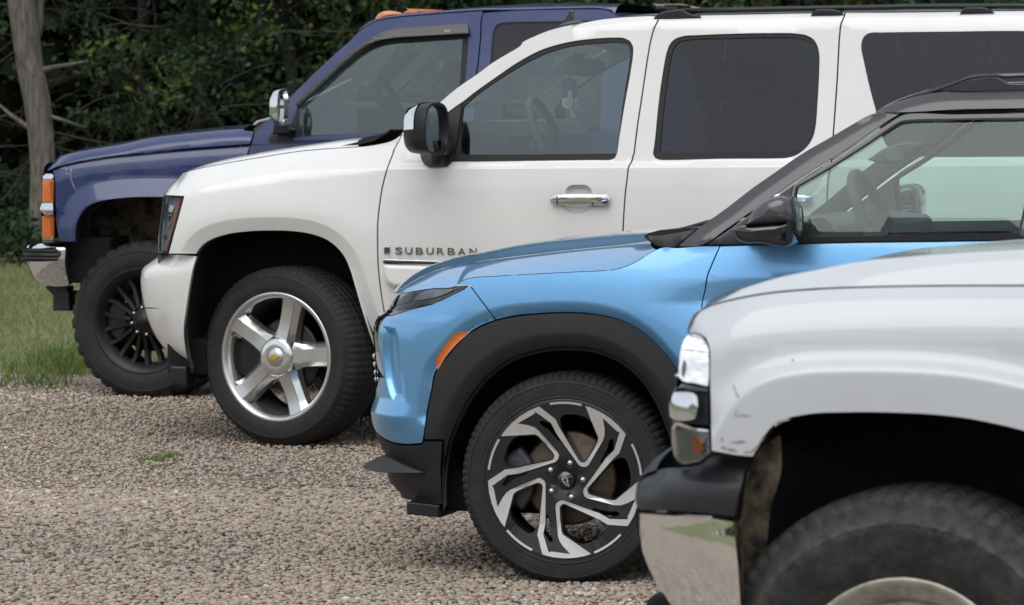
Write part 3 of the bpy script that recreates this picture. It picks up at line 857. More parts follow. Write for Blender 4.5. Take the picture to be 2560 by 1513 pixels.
feats = [offset_line(archl, q) for q in (0.056, 0.061, 0.066)]
doorline = z('I', 300, -5, 240, 150, 200, 300, 175, 450, 157, 620, 155, 800, 160, 1000, 180, 1200, 212, 1405)
dl_top = z('D', 1560, 1267, 1525, 1290, 1470, 1380, 1415, 1484)
dl_bot = c.loc([1.02 / 1.9, 0.56], [0.5, 0.40]); 
fender_o = cat(z('B', 1595, 505, 1640, 400, 1690, 330, 1760, 287), hoodline, z('D', 1280, 1402, 1400, 1372, 1500, 1312), dl_top, doorline, z('X', 966, 830, 974, 890, 978, 925), z('X', 950, 925), arch_px[::-1], z('B', 1640, 1077, 1792, 515))
c.panel('fender', WHITE, fender_o, feats=feats, grid=0.022)
c.loft('hood', WHITE, hoodline, cat(z('B', 1838, 262, 1900, 240, 2100, 170, 2300, 120, 2499, 85), z('D', 100, 1484, 600, 1405, 1000, 1352, 1080, 1352)), p=14, yc=-0.74)
# front doors, rear doors and quarter panels
bline = cat(z('F', 238, 138, 232, 175, 200, 240, 170, 340, 140, 500, 110, 700, 80, 900, 50, 1100, 15, 1380), z('I', 2412, 20, 2405, 72, 2375, 128, 2360, 230, 2345, 350, 2330, 550, 2322, 705), z('X', 1556, 700, 1557, 860))
Apil = cat(z('D', 1560, 1267, 1830, 1030), z('E', 520, 760, 680, 650, 800, 560, 1060, 400, 1075, 375, 1200, 310, 1300, 270, 1420, 235, 1620, 198, 1750, 172, 1940, 151, 2240, 134))
win_o = cat(z('D', 1790, 1220, 1920, 1135), z('E', 520, 920, 555, 897, 640, 830, 850, 680, 1050, 545, 1250, 440, 1450, 380, 1700, 343, 1900, 332, 1970, 335, 2030, 360, 2058, 410, 2060, 470, 2040, 620, 1990, 900, 1940, 1200, 1912, 1370, 1895, 1400, 1865, 1413, 460, 1432))
win_o = cat(z('E', 395, 1012, 520, 920, 555, 897, 640, 830, 850, 680, 1050, 545, 1250, 440, 1450, 380, 1700, 343, 1900, 332, 1970, 335, 2030, 360, 2058, 410, 2060, 470, 2040, 620, 1990, 900, 1940, 1200, 1912, 1370, 1895, 1400, 1865, 1412, 1700, 1415, 1200, 1422, 700, 1429, 460, 1432, 395, 1440))
win_g = z('E', 535, 1366, 540, 1250, 545, 1100, 560, 945, 640, 870, 800, 750, 1000, 620, 1200, 510, 1400, 435, 1600, 395, 1800, 378, 1930, 374, 1990, 385, 2025, 415, 2035, 470, 2025, 560, 1990, 770, 1950, 1050, 1915, 1357, 1300, 1364)
fd_o = cat(Apil, z('F', 190, 139), bline, z('X', 1300, 872, 985, 880), doorline[::-1], dl_top[::-1][:-1])
cup = smooth_poly(z('I', 1812, 372, 1820, 330, 1850, 300, 1930, 290, 2010, 300, 2042, 330, 2052, 372, 2025, 480, 2010, 515, 1970, 545, 1915, 553, 1850, 540, 1815, 510, 1800, 475), 3)
bl1 = s1.belt; rfp = c.at(smooth_poly(cat(z('E', 1620, 198, 1750, 172, 1940, 151, 2240, 134), z('F', 236, 137, 630, 130, 1100, 121, 1580, 112, 1885, 107), z('G', 1200, 105, 2261, 90)), 10, False), -0.86); rfp = np.vstack([rfp, rfp[-1:] + (2.0, -0.02)])
s1.rounds.append((rfp[np.argsort(rfp[:, 0])], 0.05, 0.6))
beltf = [np.stack([np.linspace(0.2, 3.9, 120), np.interp(np.linspace(0.2, 3.9, 120), bl1[:, 0], bl1[:, 1]) + q], 1) for q in (-0.003, 0.003, 0.0215, 0.0275)]
fd = c.panel('front_door', WHITE, fd_o, [win_o, cup], grid=0.03, feats=beltf)
c.panel('window_frame', RUBBER, win_o, [win_g], off=-0.006, grid=0.03, parent=fd, gap=-0.001)
c.panel('window_glass', GLIGHT, win_g, off=-0.014, flange=0, grid=0.06, parent=fd, gap=-0.006)
cl2 = cat(z('F', 1885, 107, 1872, 150, 1850, 200, 1835, 300, 1825, 450, 1812, 700, 1795, 950, 1778, 1185), z('X', 2079, 400, 2072, 440, 2066, 528, 2064, 700, 2066, 840))
roofl = cat(z('F', 236, 137, 630, 130, 1100, 121, 1580, 112, 1885, 107))
rwin_o = z('F', 185, 1360, 190, 1320, 200, 1250, 230, 950, 270, 650, 310, 450, 335, 390, 380, 345, 440, 322, 600, 310, 900, 298, 1200, 293, 1450, 297, 1540, 312, 1600, 345, 1640, 410, 1656, 500, 1655, 600, 1640, 900, 1620, 1130, 1600, 1210, 1560, 1280, 1500, 1340, 1430, 1380, 1370, 1395, 800, 1404, 240, 1412, 205, 1398)
rwin_g = z('F', 245, 1350, 270, 1050, 310, 720, 345, 500, 370, 420, 420, 370, 500, 352, 900, 338, 1250, 332, 1470, 340, 1560, 365, 1620, 430, 1640, 520, 1625, 850, 1605, 1090, 1590, 1150, 1545, 1240, 1480, 1310, 1400, 1337, 800, 1346)
rd = c.panel('rear_door', WHITE, cat(bline[:1], roofl[1:], cl2, z('X', 1800, 856), bline[::-1][:-1]), [rwin_o], grid=0.035, feats=beltf)
c.panel('window_frame', RUBBER, rwin_o, [rwin_g], off=-0.006, grid=0.03, parent=rd, gap=-0.001)
c.panel('window_glass', GDARK, rwin_g, off=-0.014, flange=0, grid=0.06, parent=rd, gap=-0.006)
ztop = c.cast(z('G', 2261, 90))[0]
qz = c.cast(z('X', 2560, 392))[0][1]
qwin = cat(z('G', 823, 400, 830, 360, 860, 310, 900, 292, 1000, 288, 1600, 280, 2261, 275), c.loc([3.95, 4.08, 4.06, 3.98], [1.765, 1.72, qz + 0.05, qz]), z('X', 2560, 392, 2300, 392, 2235, 388, 2214, 360), z('G', 955, 985, 920, 860, 880, 700, 850, 560, 825, 440))
rear_arch = arc_pts(3.3, 0.40, 0.50, 180, 0, 26)
qp_o = cat(cl2[:1], z('G', 1200, 105, 2261, 90), c.loc([3.6, 4.2, 4.42, 4.50, 4.52], [ztop[1], ztop[1] - 0.02, 1.70, 1.1, 0.62]), c.loc([3.84], [0.50]), c.loc(*rear_arch[::-1].T), c.loc([2.72], [0.44]), cl2[::-1][:-1])
qp = c.panel('quarter_panel', WHITE, qp_o, [qwin], grid=0.045, feats=beltf)
c.panel('window_glass', GDARK, qwin, off=-0.004, flange=0, grid=0.08, parent=qp, gap=0.0)
# roof, windscreen, rear end, pillars' inner faces
roof_e = c.cast(smooth_poly(cat(z('E', 1075, 378, 1200, 311, 1300, 271, 1420, 236, 1620, 200, 1750, 174, 1940, 152, 2240, 135), roofl, z('G', 1200, 104, 2261, 89)), 8, False))
roof_e = np.vstack([roof_e, [(3.6, ztop[1]), (4.2, ztop[1] - 0.02), (4.40, 1.72)]])
u = np.linspace(0, 1, len(roof_e))
c.loft('roof', WHITE, roof_e, roof_e + np.stack([-0.02 * np.exp(-u * 14), 0.004 + 0.016 * np.clip(u * 4, 0, 1)], 1), p=4.0, local=True)
ws_e = c.cast(smooth_poly(cat(z('D', 1560, 1267, 1830, 1030), z('E', 520, 760, 680, 650, 800, 560, 1060, 400)), 8, False))
c.loft('windscreen', GSCREEN, ws_e, ws_e + np.stack([-0.04 * np.ones(len(ws_e)), 0.0 * np.ones(len(ws_e))], 1), p=2, local=True, off=-0.03)
be = np.array([(4.40, 1.72), (4.5, 1.1), (4.52, 0.55)]); c.loft('tailgate', WHITE, be, be + (0.06, 0.02), p=3, local=True)
# cowl and wipers at the foot of the windscreen
cw = c.at(z('D', 1065, 1425, 1250, 1380, 1300, 1340, 1500, 1300, 1560, 1262, 1540, 1290, 1400, 1372, 1280, 1402, 1100, 1436), -0.55)
prism_y('wiper_cowl', cw, -0.84, 0.84, BLKPLASTIC, c.root)
tube('wiper_arm', [(cw[0][0] + 0.05, -0.6, cw[0][1] + 0.01), (cw[0][0] + 0.25, -0.3, cw[0][1] + 0.10), (cw[0][0] + 0.40, 0.1, cw[0][1] + 0.20)], 0.008, BLKPLASTIC, c.root, 8)
# inner lining of the cabin: door inner skins and the far pillars read as grey trim
for nm, ol, hl in (('door_trim', fd_o, win_g), ('door_trim', rd and cat(bline[:1], roofl[1:], cl2, z('X', 1800, 856), bline[::-1][:-1]), rwin_g)):
    c.panel(nm, TANTRIM, ol, [hl], off=-0.05, flange=0, grid=None, gap=0.02)
headl = roof_e[3:] + (0, -0.05)
c.loft('headlining', GREYTRIM, headl, headl + (0, 0.035), p=4, local=True, off=-0.06)
# bumper
sb = s1.copy(); sb.flares = []; sb.rounds = []
bsil = z('C', 1240, 235, 1210, 250, 1160, 290, 1100, 345, 1085, 400, 1082, 480, 1095, 600, 1130, 760, 1180, 880, 1240, 970, 1310, 1030, 1380, 1070)
sb.Rc = 0.40; sb.W = 1.012; sb.zc = 0.95
sb.nose = nose_of(c, sb, bsil)
zcr = c.at(z('C', 1245, 346), -0.85)[0][1]; xcr = c.cast(z('C', 1390, 345), sb)[0][0]
sb.extra.append(lambda x, zz: -np.maximum(0, np.minimum(0.75 * (zz - zcr), 0.55 * (xcr - x - 0.35 * (zz - zcr)))) * (zz > zcr))
zl = c.at(z('C', 1150, 653), -0.85)[0][1]
bump_o = cat(bsil, z('C', 1440, 1090), bump_r[::-1], z('C', 1400, 236, 1300, 233))
crl = c.cast(smooth_poly(z('C', 1100, 346, 1245, 346, 1390, 346), 6, False), sb); crl2 = c.cast(smooth_poly(z('C', 1390, 345, 1370, 295, 1330, 250, 1320, 240), 6, False), sb)
c.panel('front_bumper', WHITE, bump_o, sk=sb, grid=0.02, feats=[crl, crl2[1:]])
fascia(c, 'front_bumper_face', WHITE, sb.nose[0, 1], zl + 0.2, sb, 0.10)
fascia(c, 'grille', GLOSSBLK, zcr - 0.05, c.at(z('B', 1595, 505), -0.8)[0][1] + 0.02, s1, 0.08)
gz0, gz1 = zcr - 0.03, c.at(z('B', 1595, 505), -0.8)[0][1]
fascia(c, 'grille_bar', CHROME, (gz0 + gz1) / 2 - 0.03, (gz0 + gz1) / 2 + 0.03, s1, 0.10)
fascia(c, 'hood_lip', WHITE, gz1 - 0.02, s1.nose[-1, 1], s1, 0.10)
flat_solid('bumper_seam', [c.at(z('C', 1092, 649, 1150, 651, 1210, 655, 1150, 656, 1094, 655), -1.0)], -0.99, -0.95, DARK, c.root)
va = c.at(z('C', 1345, 1085, 1480, 1095, 1480, 1255, 1400, 1245, 1350, 1220), -0.80)
pillow('air_dam', smooth_poly(va, 0.02), -0.80, 0.06, 0.012, BLKPLASTIC, c.root)
box('air_dam', -0.50, -0.42, -0.70, 0.70, 0.27, 0.36, DARK, c.root, 0.01)
# headlamp
hl = z('B', 1597, 507, 1700, 506, 1775, 508, 1788, 520, 1786, 545, 1720, 780, 1640, 1045, 1630, 1057, 1547, 1060, 1546, 1000, 1560, 800)
hlx = c.cast(hl); xr_, zm_ = hlx[:, 0].max(), hlx[:, 1].mean()
sl1 = s1.copy(); sl1.nose = None; sl1.flares = []; sl1.rounds = []; sl1.belt = None; sl1.b = sl1.bu = 0; sl1.W = 0.962
sl1.extra = [lambda x, zz: 0.42 * np.minimum(0, x - xr_) - 0.16 * (zz - zm_)]
lamp = c.panel('headlight', mat('lamp_inner_grey', (0.20, 0.235, 0.235), 0.35, 0.2, coat=0.3), hl, sk=sl1, off=-0.03, grid=0.03, flange=0, gap=-0.002)
c.panel('headlight_rim', BLKPLASTIC, hl, [inset(hl, 4.0)], sk=sl1, off=0.002, grid=None, parent=lamp, gap=0.001, smooth=False)
c.panel('turn_reflector', AMBERDK, z('B', 1715, 525, 1778, 525, 1700, 800, 1630, 1040, 1597, 1040, 1655, 830, 1695, 650), sk=sl1, off=-0.015, parent=lamp, grid=None)
for m_, pts in ((FACETS, (1625, 575, 1702, 607, 1682, 668, 1594, 668, 1600, 620)), (LAMPIN, (1592, 690, 1680, 685, 1665, 780, 1640, 830, 1605, 760)), (CHROME, (1640, 700, 1676, 697, 1662, 760, 1645, 780)), (CHROME, (1592, 888, 1632, 888, 1622, 932, 1594, 932)), (BLKPLASTIC, (1590, 672, 1684, 672, 1684, 682, 1590, 684))):
    c.panel('lamp_bowl', m_, z('B', *pts), sk=sl1, off=-0.020, parent=lamp, grid=None, gap=0.001)
c.panel('headlight_lens', LENS, hl, sk=sl1, off=0.0, flange=0, grid=0.03, parent=lamp, gap=0.001)
# black sail triangle, mirror, handle, badge, trim strip, moulding
zm = c.at(z('E', 250, 1140), -1.15)[0]
secs = [(-0.110, 0.03, -0.01, 0.03, 0.05), (-0.104, 0.03, -0.01, 0.085, 0.080), (-0.075, 0.012, -0.004, 0.122, 0.100), (-0.02, 0.0, 0, 0.138, 0.111), (0.03, 0, 0, 0.140, 0.114)]
mrx, mrz = c.at(z('E', 300, 1140), -1.17)[0]
secs = [(mrx - 0.016 + a_, -1.17 + b_, mrz + c_, d_, e_) for a_, b_, c_, d_, e_ in secs]
mo = housing_mirror(c, 'door_mirror', secs, None, BLKPLASTIC, CHROME, mrz - 0.004, yaw=-7, cap_x=4)
arm = c.at(z('E', 392, 1240, 440, 1246, 442, 1300, 405, 1368, 352, 1368), -1.05)
pillow('mirror_arm', arm, -1.03, 0.06, 0.012, BLKPLASTIC, mo)
c.mirror(mo)
mb = z('E', 170, 1335, 178, 1395, 205, 1450, 245, 1476, 420, 1476, 462, 1432, 520, 1150, 545, 940, 540, 915, 440, 985, 400, 1020, 405, 1150, 430, 1200, 400, 1330, 300, 1345)
c.panel('mirror_base', BLKPLASTIC, mb, off=0.012, grid=0.05, flange=0.03)
hp = c.cast(z('I', 1690, 400, 1700, 380, 1760, 372, 1850, 366, 2050, 366, 2130, 370, 2205, 376, 2212, 400, 2212, 450, 2200, 470, 2080, 470, 1850, 472, 1750, 462, 1700, 452, 1686, 430))
hy = -float(s1(hp[:, 0].mean(), hp[:, 1].mean()))
hd = pillow('door_handle', smooth_poly(hp, 0.006), hy - 0.020, 0.016, 0.019, CHROME, fd, steps=8, scale=True)
hl1 = c.cast(z('I', 1752, 385, 1758, 385, 1758, 460, 1752, 460)); prism_y('handle_joint', hl1, hy - 0.0355, hy - 0.02, DARK, fd)
hl1 = c.cast(z('I', 2064, 378, 2070, 378, 2070, 470, 2064, 470)); prism_y('handle_joint', hl1, hy - 0.0355, hy - 0.02, DARK, fd)
kc = c.cast(z('I', 2126, 417))[0]
pillow('key_lock', arc_pts(kc[0], kc[1], 0.0105, 0, 345, 20), hy - 0.034, 0.003, 0.002, LAMPIN, fd)
cuploc = c.cast(cup)
V2, F2 = triangulate([inset(cuploc, -0.002)], 0.006)
dd = polydist(V2, inset(cuploc, -0.002), True)
yy = -(s1(V2[:, 0], V2[:, 1]) - 0.001 - 0.026 * np.sin(np.clip(dd / 0.026, 0, 1) * math.pi / 2))
autosmooth_off = mesh_obj('handle_cup', np.stack([V2[:, 0], yy, V2[:, 1]], 1), F2, WHITE, fd)
# the rear door has its own handle, seen through the blue vehicle's glass
hp2 = c.cast(z('L', 1545, 530, 1600, 470, 1660, 442, 1695, 450, 1692, 520, 1670, 545)); hp2[:, 0] -= 0
xr, zr = c.cast(z('X', 2030, 500))[0]
hr = [(xr - 0.25, zr - 0.012), (xr - 0.2, zr - 0.022), (xr - 0.02, zr - 0.022), (xr + 0.005, zr - 0.015), (xr + 0.005, zr + 0.015), (xr - 0.02, zr + 0.022), (xr - 0.2, zr + 0.02)]
pillow('door_handle', smooth_poly(hr, 0.008), hy - 0.02, 0.014, 0.018, CHROME, rd, steps=8, scale=True)
for q, ch in enumerate('SUBURBAN'):
    V, F = text_poly(ch, 1.0)
    V = V - V.min(0); V = V / V.max(0).clip(1e-6)
    cxp = (345, 432, 527, 620, 713, 808, 900, 1000)[q]
    p0 = c.cast(z('I', cxp - 31, 900 + q * 1.2, cxp + 31, 842 + q * 1.2))
    x0_, z0_ = p0[0]; x1_, z1_ = p0[1]
    yb = -float(s1(np.array([x0_]), np.array([z0_]))[0])
    Vb = [(x0_ + v[0] * (x1_ - x0_), yb - 0.006, z0_ + v[1] * (z1_ - z0_)) for v in V]
    n0 = len(Vb); Vb2 = Vb + [(a_, yb + 0.002, b_) for a_, _, b_ in Vb]
    bd = {}
    for f in F:
        for i in range(len(f)):
            e_ = (f[i], f[(i + 1) % len(f)])
            if (e_[1], e_[0]) in bd: del bd[(e_[1], e_[0])]
            else: bd[e_] = 1
    mesh_obj('letter', Vb2, list(F) + [(b_, a_, a_ + n0, b_ + n0) for a_, b_ in bd], SMOKED, fd, smooth=False)
bq = c.cast(z('I', 215, 836, 266, 836, 266, 896, 215, 896)); yb = -float(s1(bq[:1, 0], bq[:1, 1])[0])
flat_solid('maker_badge', [bq], yb - 0.006, yb + 0.003, LAMPIN, fd, bevel=0.002)
flat_solid('maker_badge', [inset(bq, 0.004)], yb - 0.008, yb - 0.003, DARKTRIM, fd)
bq2 = c.cast(z('I', 228, 855, 254, 855, 254, 880, 228, 880)); flat_solid('badge_mark', [bq2, inset(bq2, 0.0016)[::-1]], yb - 0.009, yb - 0.007, LAMPIN, fd)
st = c.cast(z('I', 207, 965, 215, 950, 235, 947, 745, 962, 1100, 972, 1100, 1012, 680, 990, 230, 982, 210, 978))
yb = -float(s1(st[:1, 0], st[:1, 1])[0])
stc = st.copy()
pillow('trim_strip', c.cast(z('I', 207, 975, 218, 960, 240, 957, 745, 970, 1100, 985, 1100, 1012, 680, 992, 230, 983)), yb - 0.006, 0.010, 0.003, GLOSSBLK, fd)
pillow('trim_strip', c.cast(z('I', 210, 966, 218, 950, 240, 946, 745, 961, 1100, 972, 1100, 984, 745, 971, 240, 957)), yb - 0.008, 0.010, 0.003, CHROME, fd)
mol = c.cast(z('I', 208, 988, 700, 1000, 1200, 1015, 1400, 1020, 1400, 1260, 900, 1225, 300, 1185, 250, 1160, 222, 1100))
pillow('door_moulding', smooth_poly(mol, 0.02), yb + 0.004, 0.026, 0.02, WHITE, fd)
# roof rails
ry = -0.80
rail = np.vstack([c.at(z('F', 460, 100, 900, 90, 1500, 78, 2261, 66), ry), c.at(z('G', 1200, 60, 2261, 55), ry)[:]])
rp3 = [(x_, ry, z_) for x_, z_ in rail] + [(3.4, ry, rail[-1][1]), (4.1, ry, rail[-1][1] - 0.03)]
rl = tube('roof_rail', rp3, 0.0125, BLKPLASTIC, c.root, 12)
for pts in (z('F', 190, 182, 210, 150, 240, 120, 320, 95, 450, 78, 500, 110, 560, 130, 600, 132, 625, 162), z('F', 1585, 144, 1605, 100, 1650, 80, 1770, 80, 1850, 95, 1880, 138), z('G', 1697, 128, 1730, 75, 1760, 62, 1910, 62, 1960, 78, 2005, 117)):
    pillow('rail_foot', c.at(pts, ry), ry, 0.028, 0.008, BLKPLASTIC, rl)
c.mirror(rl); 
fin = c.at(z('E', 1415, 232, 1440, 205, 1470, 150, 1495, 95, 1540, 85, 1535, 175, 1605, 180, 1625, 200), -0.02)
fin2 = c.at(z('E', 1430, 222, 1495, 95, 1540, 85, 1533, 190), -0.02)
pillow('roof_antenna', fin2, -0.02, 0.012, 0.006, BLACKPAINT, c.root)
pillow('antenna_base', c.at(z('E', 1412, 238, 1440, 210, 1520, 185, 1600, 176, 1625, 196, 1560, 215), -0.02), -0.02, 0.035, 0.01, BLACKPAINT, c.root)
# cabin
sw = c.at(z('E', 1315, 1240), -0.40)[0]
steering(c, sw, 0.195, 22, GREYTRIM, -0.40)
dash = cat(c.at(z('E', 330, 1395, 545, 1190, 640, 1130, 800, 1080, 950, 1058, 1080, 1070, 1120, 1110, 1190, 1200), -0.3), c.at(z('E', 1200, 1480, 400, 1500), -0.3))
prism_y('dashboard', dash, -0.82, 0.82, GREYTRIM, c.root)
bin_ = c.at(z('E', 545, 1330, 640, 1180, 700, 1150, 900, 1200, 1000, 1300, 1020, 1370, 1000, 1480, 560, 1480), -0.78)
pillow('dash_end', smooth_poly(bin_, 0.02), -0.80, 0.05, 0.03, DARKTRIM, c.root)
xs_ = sw[0] + 0.62
for yy_ in (-0.42, 0.42): seat(c, xs_, yy_, 0.92, GREYTRIM, h=0.56)
xr0 = c.at(z('F', 860, 1250), -0.42)[0][0]
for yy_ in (-0.42, 0.42): seat(c, xr0 - 0.1, yy_, 0.98, DARKTRIM, w=0.24, h=0.50)
xq = 2.55
for yy_ in (-0.42, 0.42): seat(c, xq, yy_, 0.98, DARKTRIM, w=0.25, h=0.50)
mi = c.at(z('E', 1375, 610, 1385, 545, 1430, 515, 1500, 510, 1680, 520, 1760, 530, 1795, 560, 1795, 620, 1770, 660, 1650, 680, 1560, 665, 1400, 645), -0.03)
pillow('interior_mirror', smooth_poly(mi, 0.012), -0.03, 0.05, 0.015, GREYTRIM, c.root)
ms = c.at(z('E', 1500, 520, 1560, 465, 1640, 470, 1600, 520), -0.0); prism_y('mirror_stalk', ms, -0.03, 0.03, GREYTRIM, c.root)
body_core(c, -0.55, 4.3, 0.84, 0.30, 0.46)
body_core(c, -0.48, 0.75, 0.50, 0.35, 1.02, name='engine_bay')
liner(c, DULL, archl[::2], 0.955, 0.42)
liner(c, DULL, arc_pts(3.3, 0.38, 0.52, 180, 0), 0.94, 0.42)
hubx, hubz = c.at([(691, 893)], -0.955)[0]
wh = wheel(c, 'wheel', hubx, hubz, 0.398, 0.278, 0.26, 15.5, 0.955, 'five_spoke', TYRE, lug=0.0045, nlug=80,
           text=(('DUELER', 0.042, 182, 0.40, False), ('BRIDGESTONE', 0.036, -14, 0.42, True)), bulge=0.014)
four_wheels(c, wh, 3.3)
c.finish()
# parking tags hanging from the mirror of the white SUV: a thing of its own
tg = link(bpy.data.objects.new('hanging_tag', None)); tag(tg, 'blue and white paper tag with foil sachet hanging inside the white SUV windscreen', 'tag')
p0 = c.at(z('E', 1490, 760), -0.05)[0]; tg.location = c.o + c.M @ np.array([p0[0], -0.05, p0[1]]); tg.rotation_euler = (0, 0, -c.th)
def rel(*v): return c.at(z('E', *v), -0.05) - p0
flat_solid('blue_card', [rel(1436, 700, 1560, 700, 1565, 865, 1436, 865)], -0.002, 0.001, mat('blue_card', (0.05, 0.06, 0.20), 0.6), tg)
flat_solid('red_print', [rel(1470, 735, 1520, 735, 1522, 775, 1472, 780)], -0.004, -0.0022, mat('red_card_print', (0.30, 0.10, 0.10), 0.6), tg)
flat_solid('white_card', [smooth_poly(rel(1434, 866, 1566, 868, 1560, 950, 1520, 962, 1450, 955, 1436, 930), 0.004)], -0.002, 0.001, WHITEMARK, tg)
V, F = text_poly('7A', 0.030)
bx = rel(1448, 935)[0]
mesh_obj('lettering', [(bx[0] + v[0] * 0.8, -0.0028, bx[1] + v[1] * 0.95) for v in V], F, DARK, tg, smooth=False)
foil = rel(1490, 800, 1525, 810, 1540, 900, 1520, 960, 1555, 1000, 1550, 1045, 1510, 1045, 1500, 970, 1480, 900)
flat_solid('foil_sachet', [foil], -0.012, -0.004, BRUSHED, tg)
tube('string', [(*rel(1500, 650)[0][:1], 0.0, rel(1500, 650)[0][1]), (*rel(1500, 705)[0][:1], 0.0, rel(1500, 705)[0][1])], 0.003, DARKTRIM, tg, 6)
# ================================================================== bright blue compact SUV
W2 = Car('blue_suv', 'bright blue compact SUV with a charcoal roof and two-tone swirl-spoke wheels', 'SUV', (1412, 1201), 1459, 17, 0.872, GRP)
c = W2
s2 = Skin(0.888, zc=0.80, b=0.28, barb=0.50, ledge=0.0, tum=0.36)
s2.belt = c.at(z('X', 1000, 622, 1690, 618, 2100, 606, 2560, 600, 3200, 592), -0.84)
c.sk = s2
s2.Rc = 0.34
q_edge = z('Q', 148, 600, 120, 602, 90, 720, 65, 830, 65, 890)
s2.nose = nose_of(c, s2, cat(z('J', 328, 577, 300, 640, 270, 690), z('Q', 170, 190, 110, 225, 92, 290, 88, 340, 95, 450, 100, 560, 90, 720, 65, 830, 65, 890, 100, 1010, 135, 1090, 140, 1250, 200, 1330)))
clad_top = cat(z('Q', 385, 1010), z('K', 370, 640, 385, 530, 408, 410, 432, 302), z('J', 700, 1060, 780, 965, 885, 868, 1000, 805, 1075, 778, 1200, 750, 1400, 730, 1600, 722, 1750, 728, 1900, 750, 2020, 785, 2130, 840, 2230, 915, 2310, 995, 2380, 1080, 2440, 1180), z('X', 1712, 985, 1728, 1060, 1738, 1180, 1742, 1290))
clad_in = cat(z('K', 472, 1000, 470, 900, 480, 780, 500, 680, 545, 560, 600, 455, 690, 340, 800, 255, 930, 205, 1100, 183, 1250, 195, 1370, 240, 1470, 312, 1560, 430, 1620, 560, 1655, 660), z('X', 1692, 1150, 1700, 1290))
ctl = c.at(smooth_poly(clad_top[2:-1], 10, False), -0.87)
s2.flares.append((ctl, 0.034, 0.020, 0.2, 0.20))
hood_e = z('J', 775, 521, 820, 483, 870, 465, 1100, 447, 1400, 430, 1700, 415, 1900, 405, 1980, 395, 2060, 370, 2140, 330, 2210, 285, 2270, 252)
cre = c.at(smooth_poly(z('X', 1600, 708, 1720, 704, 1900, 699, 2560, 688), 20, False), -0.86)
def crease2(x, zz):
    zl_ = np.interp(x, cre[:, 0], cre[:, 1]); a_ = 0.034 * np.clip((x - cre[0, 0]) / 0.55, 0, 1)
    h = zl_ - zz
    return np.where(h < 0, -0.0, np.where(h < 0.06, -a_ * h / 0.06, -a_ * np.clip(1 - (h - 0.06) / 0.16, 0, 1)))
s2.extra.append(crease2)
fender_o = cat(hood_e, z('L', 250, 925, 330, 934, 610, 917, 782, 917, 700, 1100, 655, 1220, 640, 1320, 605, 1484), z('X', 1751, 780, 1742, 840, 1738, 930, 1740, 1050), clad_top[::-1][2:], z('J', 1075, 779, 885, 524))
fender_o = cat(hood_e, z('L', 250, 925, 330, 934, 610, 917, 782, 917, 700, 1100, 655, 1220, 640, 1320, 605, 1484), z('X', 1751, 780, 1742, 860, 1740, 960, 1744, 1060, 1746, 1180, 1748, 1290), clad_top[::-1][:18], z('J', 1075, 779, 885, 524))
k_ = [i for i, p in enumerate(clad_top) if abs(p[0] - z('J', 1075, 778)[0][0]) < 0.5][0]
fender_o = cat(hood_e, z('L', 250, 925, 330, 934, 610, 917, 782, 917, 700, 1100, 655, 1220, 640, 1320, 605, 1484), z('X', 1751, 780, 1744, 860, 1744, 960, 1748, 1060, 1750, 1180, 1752, 1288), clad_top[k_:][::-1], z('J', 885, 524))
fl2 = [offset_line(ctl, q) for q in (0.028, 0.034, 0.040)]
c.panel('fender', BLUE, fender_o, gap=0.002, grid=0.018, feats=fl2 + [cre[:, :] * 1.0])
# hood: flank up to a ridge, then the crowned top
hc = z('J', 328, 574, 340, 553, 400, 490, 480, 430, 560, 385, 690, 335, 830, 300, 1000, 268, 1200, 225, 1500, 180, 1800, 150, 2000, 132, 2200, 118, 2330, 107)
lowlip = z('J', 328, 579, 400, 573, 480, 558, 600, 541, 775, 522)
ridge_px = z('J', 345, 560, 480, 475, 620, 415, 780, 375, 1000, 340, 1300, 302, 1740, 254, 2000, 230, 2230, 200)
sh = s2.copy(); sh.rounds = []; sh.flares = []; sh.extra = []
edge_full = cat(lowlip, hood_e[1:])
E = c.cast(smooth_poly(edge_full, 4, False), sh); RG = c.at(smooth_poly(ridge_px, 4, False), -0.66); CC = c.at(smooth_poly(hc, 4, False), -0.30)
def resamp(P, k):
    l = np.r_[0, np.cumsum(np.linalg.norm(np.diff(P, axis=0), axis=1))]; u_ = np.linspace(0, l[-1], k)
    return np.stack([np.interp(u_, l, P[:, 0]), np.interp(u_, l, P[:, 1])], 1)
k = 90; E, RG, CC = resamp(E, k), resamp(RG, k), resamp(CC, k)
# the leading edge bows forward towards the centre line
ye = sh(E[:, 0], E[:, 1])
rows = []
for t in np.linspace(0, 1, 9):          # flank: bulges outwards a little
    P = E + (RG - E) * t; y = ye + (0.66 - ye) * t + 0.018 * math.sin(math.pi * t); rows.append((P, y))
for t in np.linspace(0, 1, 8)[1:]:      # ridge to the raised middle
    P = RG + (CC - RG) * (t * t * (3 - 2 * t)); y = np.full(k, 0.66 - 0.36 * t); rows.append((P, y))
bowf = np.linspace(1, 0, k)**1.5
for t in np.linspace(0, 1, 6)[1:]:
    P = CC + np.stack([-0.05 * t * bowf, 0.004 * t * np.ones(k)], 1); y = np.full(k, 0.30 * (1 - t)); rows.append((P, y))
rows = rows + [(P, -y) for P, y in rows[::-1][1:]]
V = [(P[i, 0], -y[i], P[i, 1]) for P, y in rows for i in range(k)]
F = [(a * k + i, a * k + i + 1, (a + 1) * k + i + 1, (a + 1) * k + i) for a in range(len(rows) - 1) for i in range(k - 1)]
hood = autosmooth(mesh_obj('hood', V, F, BLUE, c.root), 25)
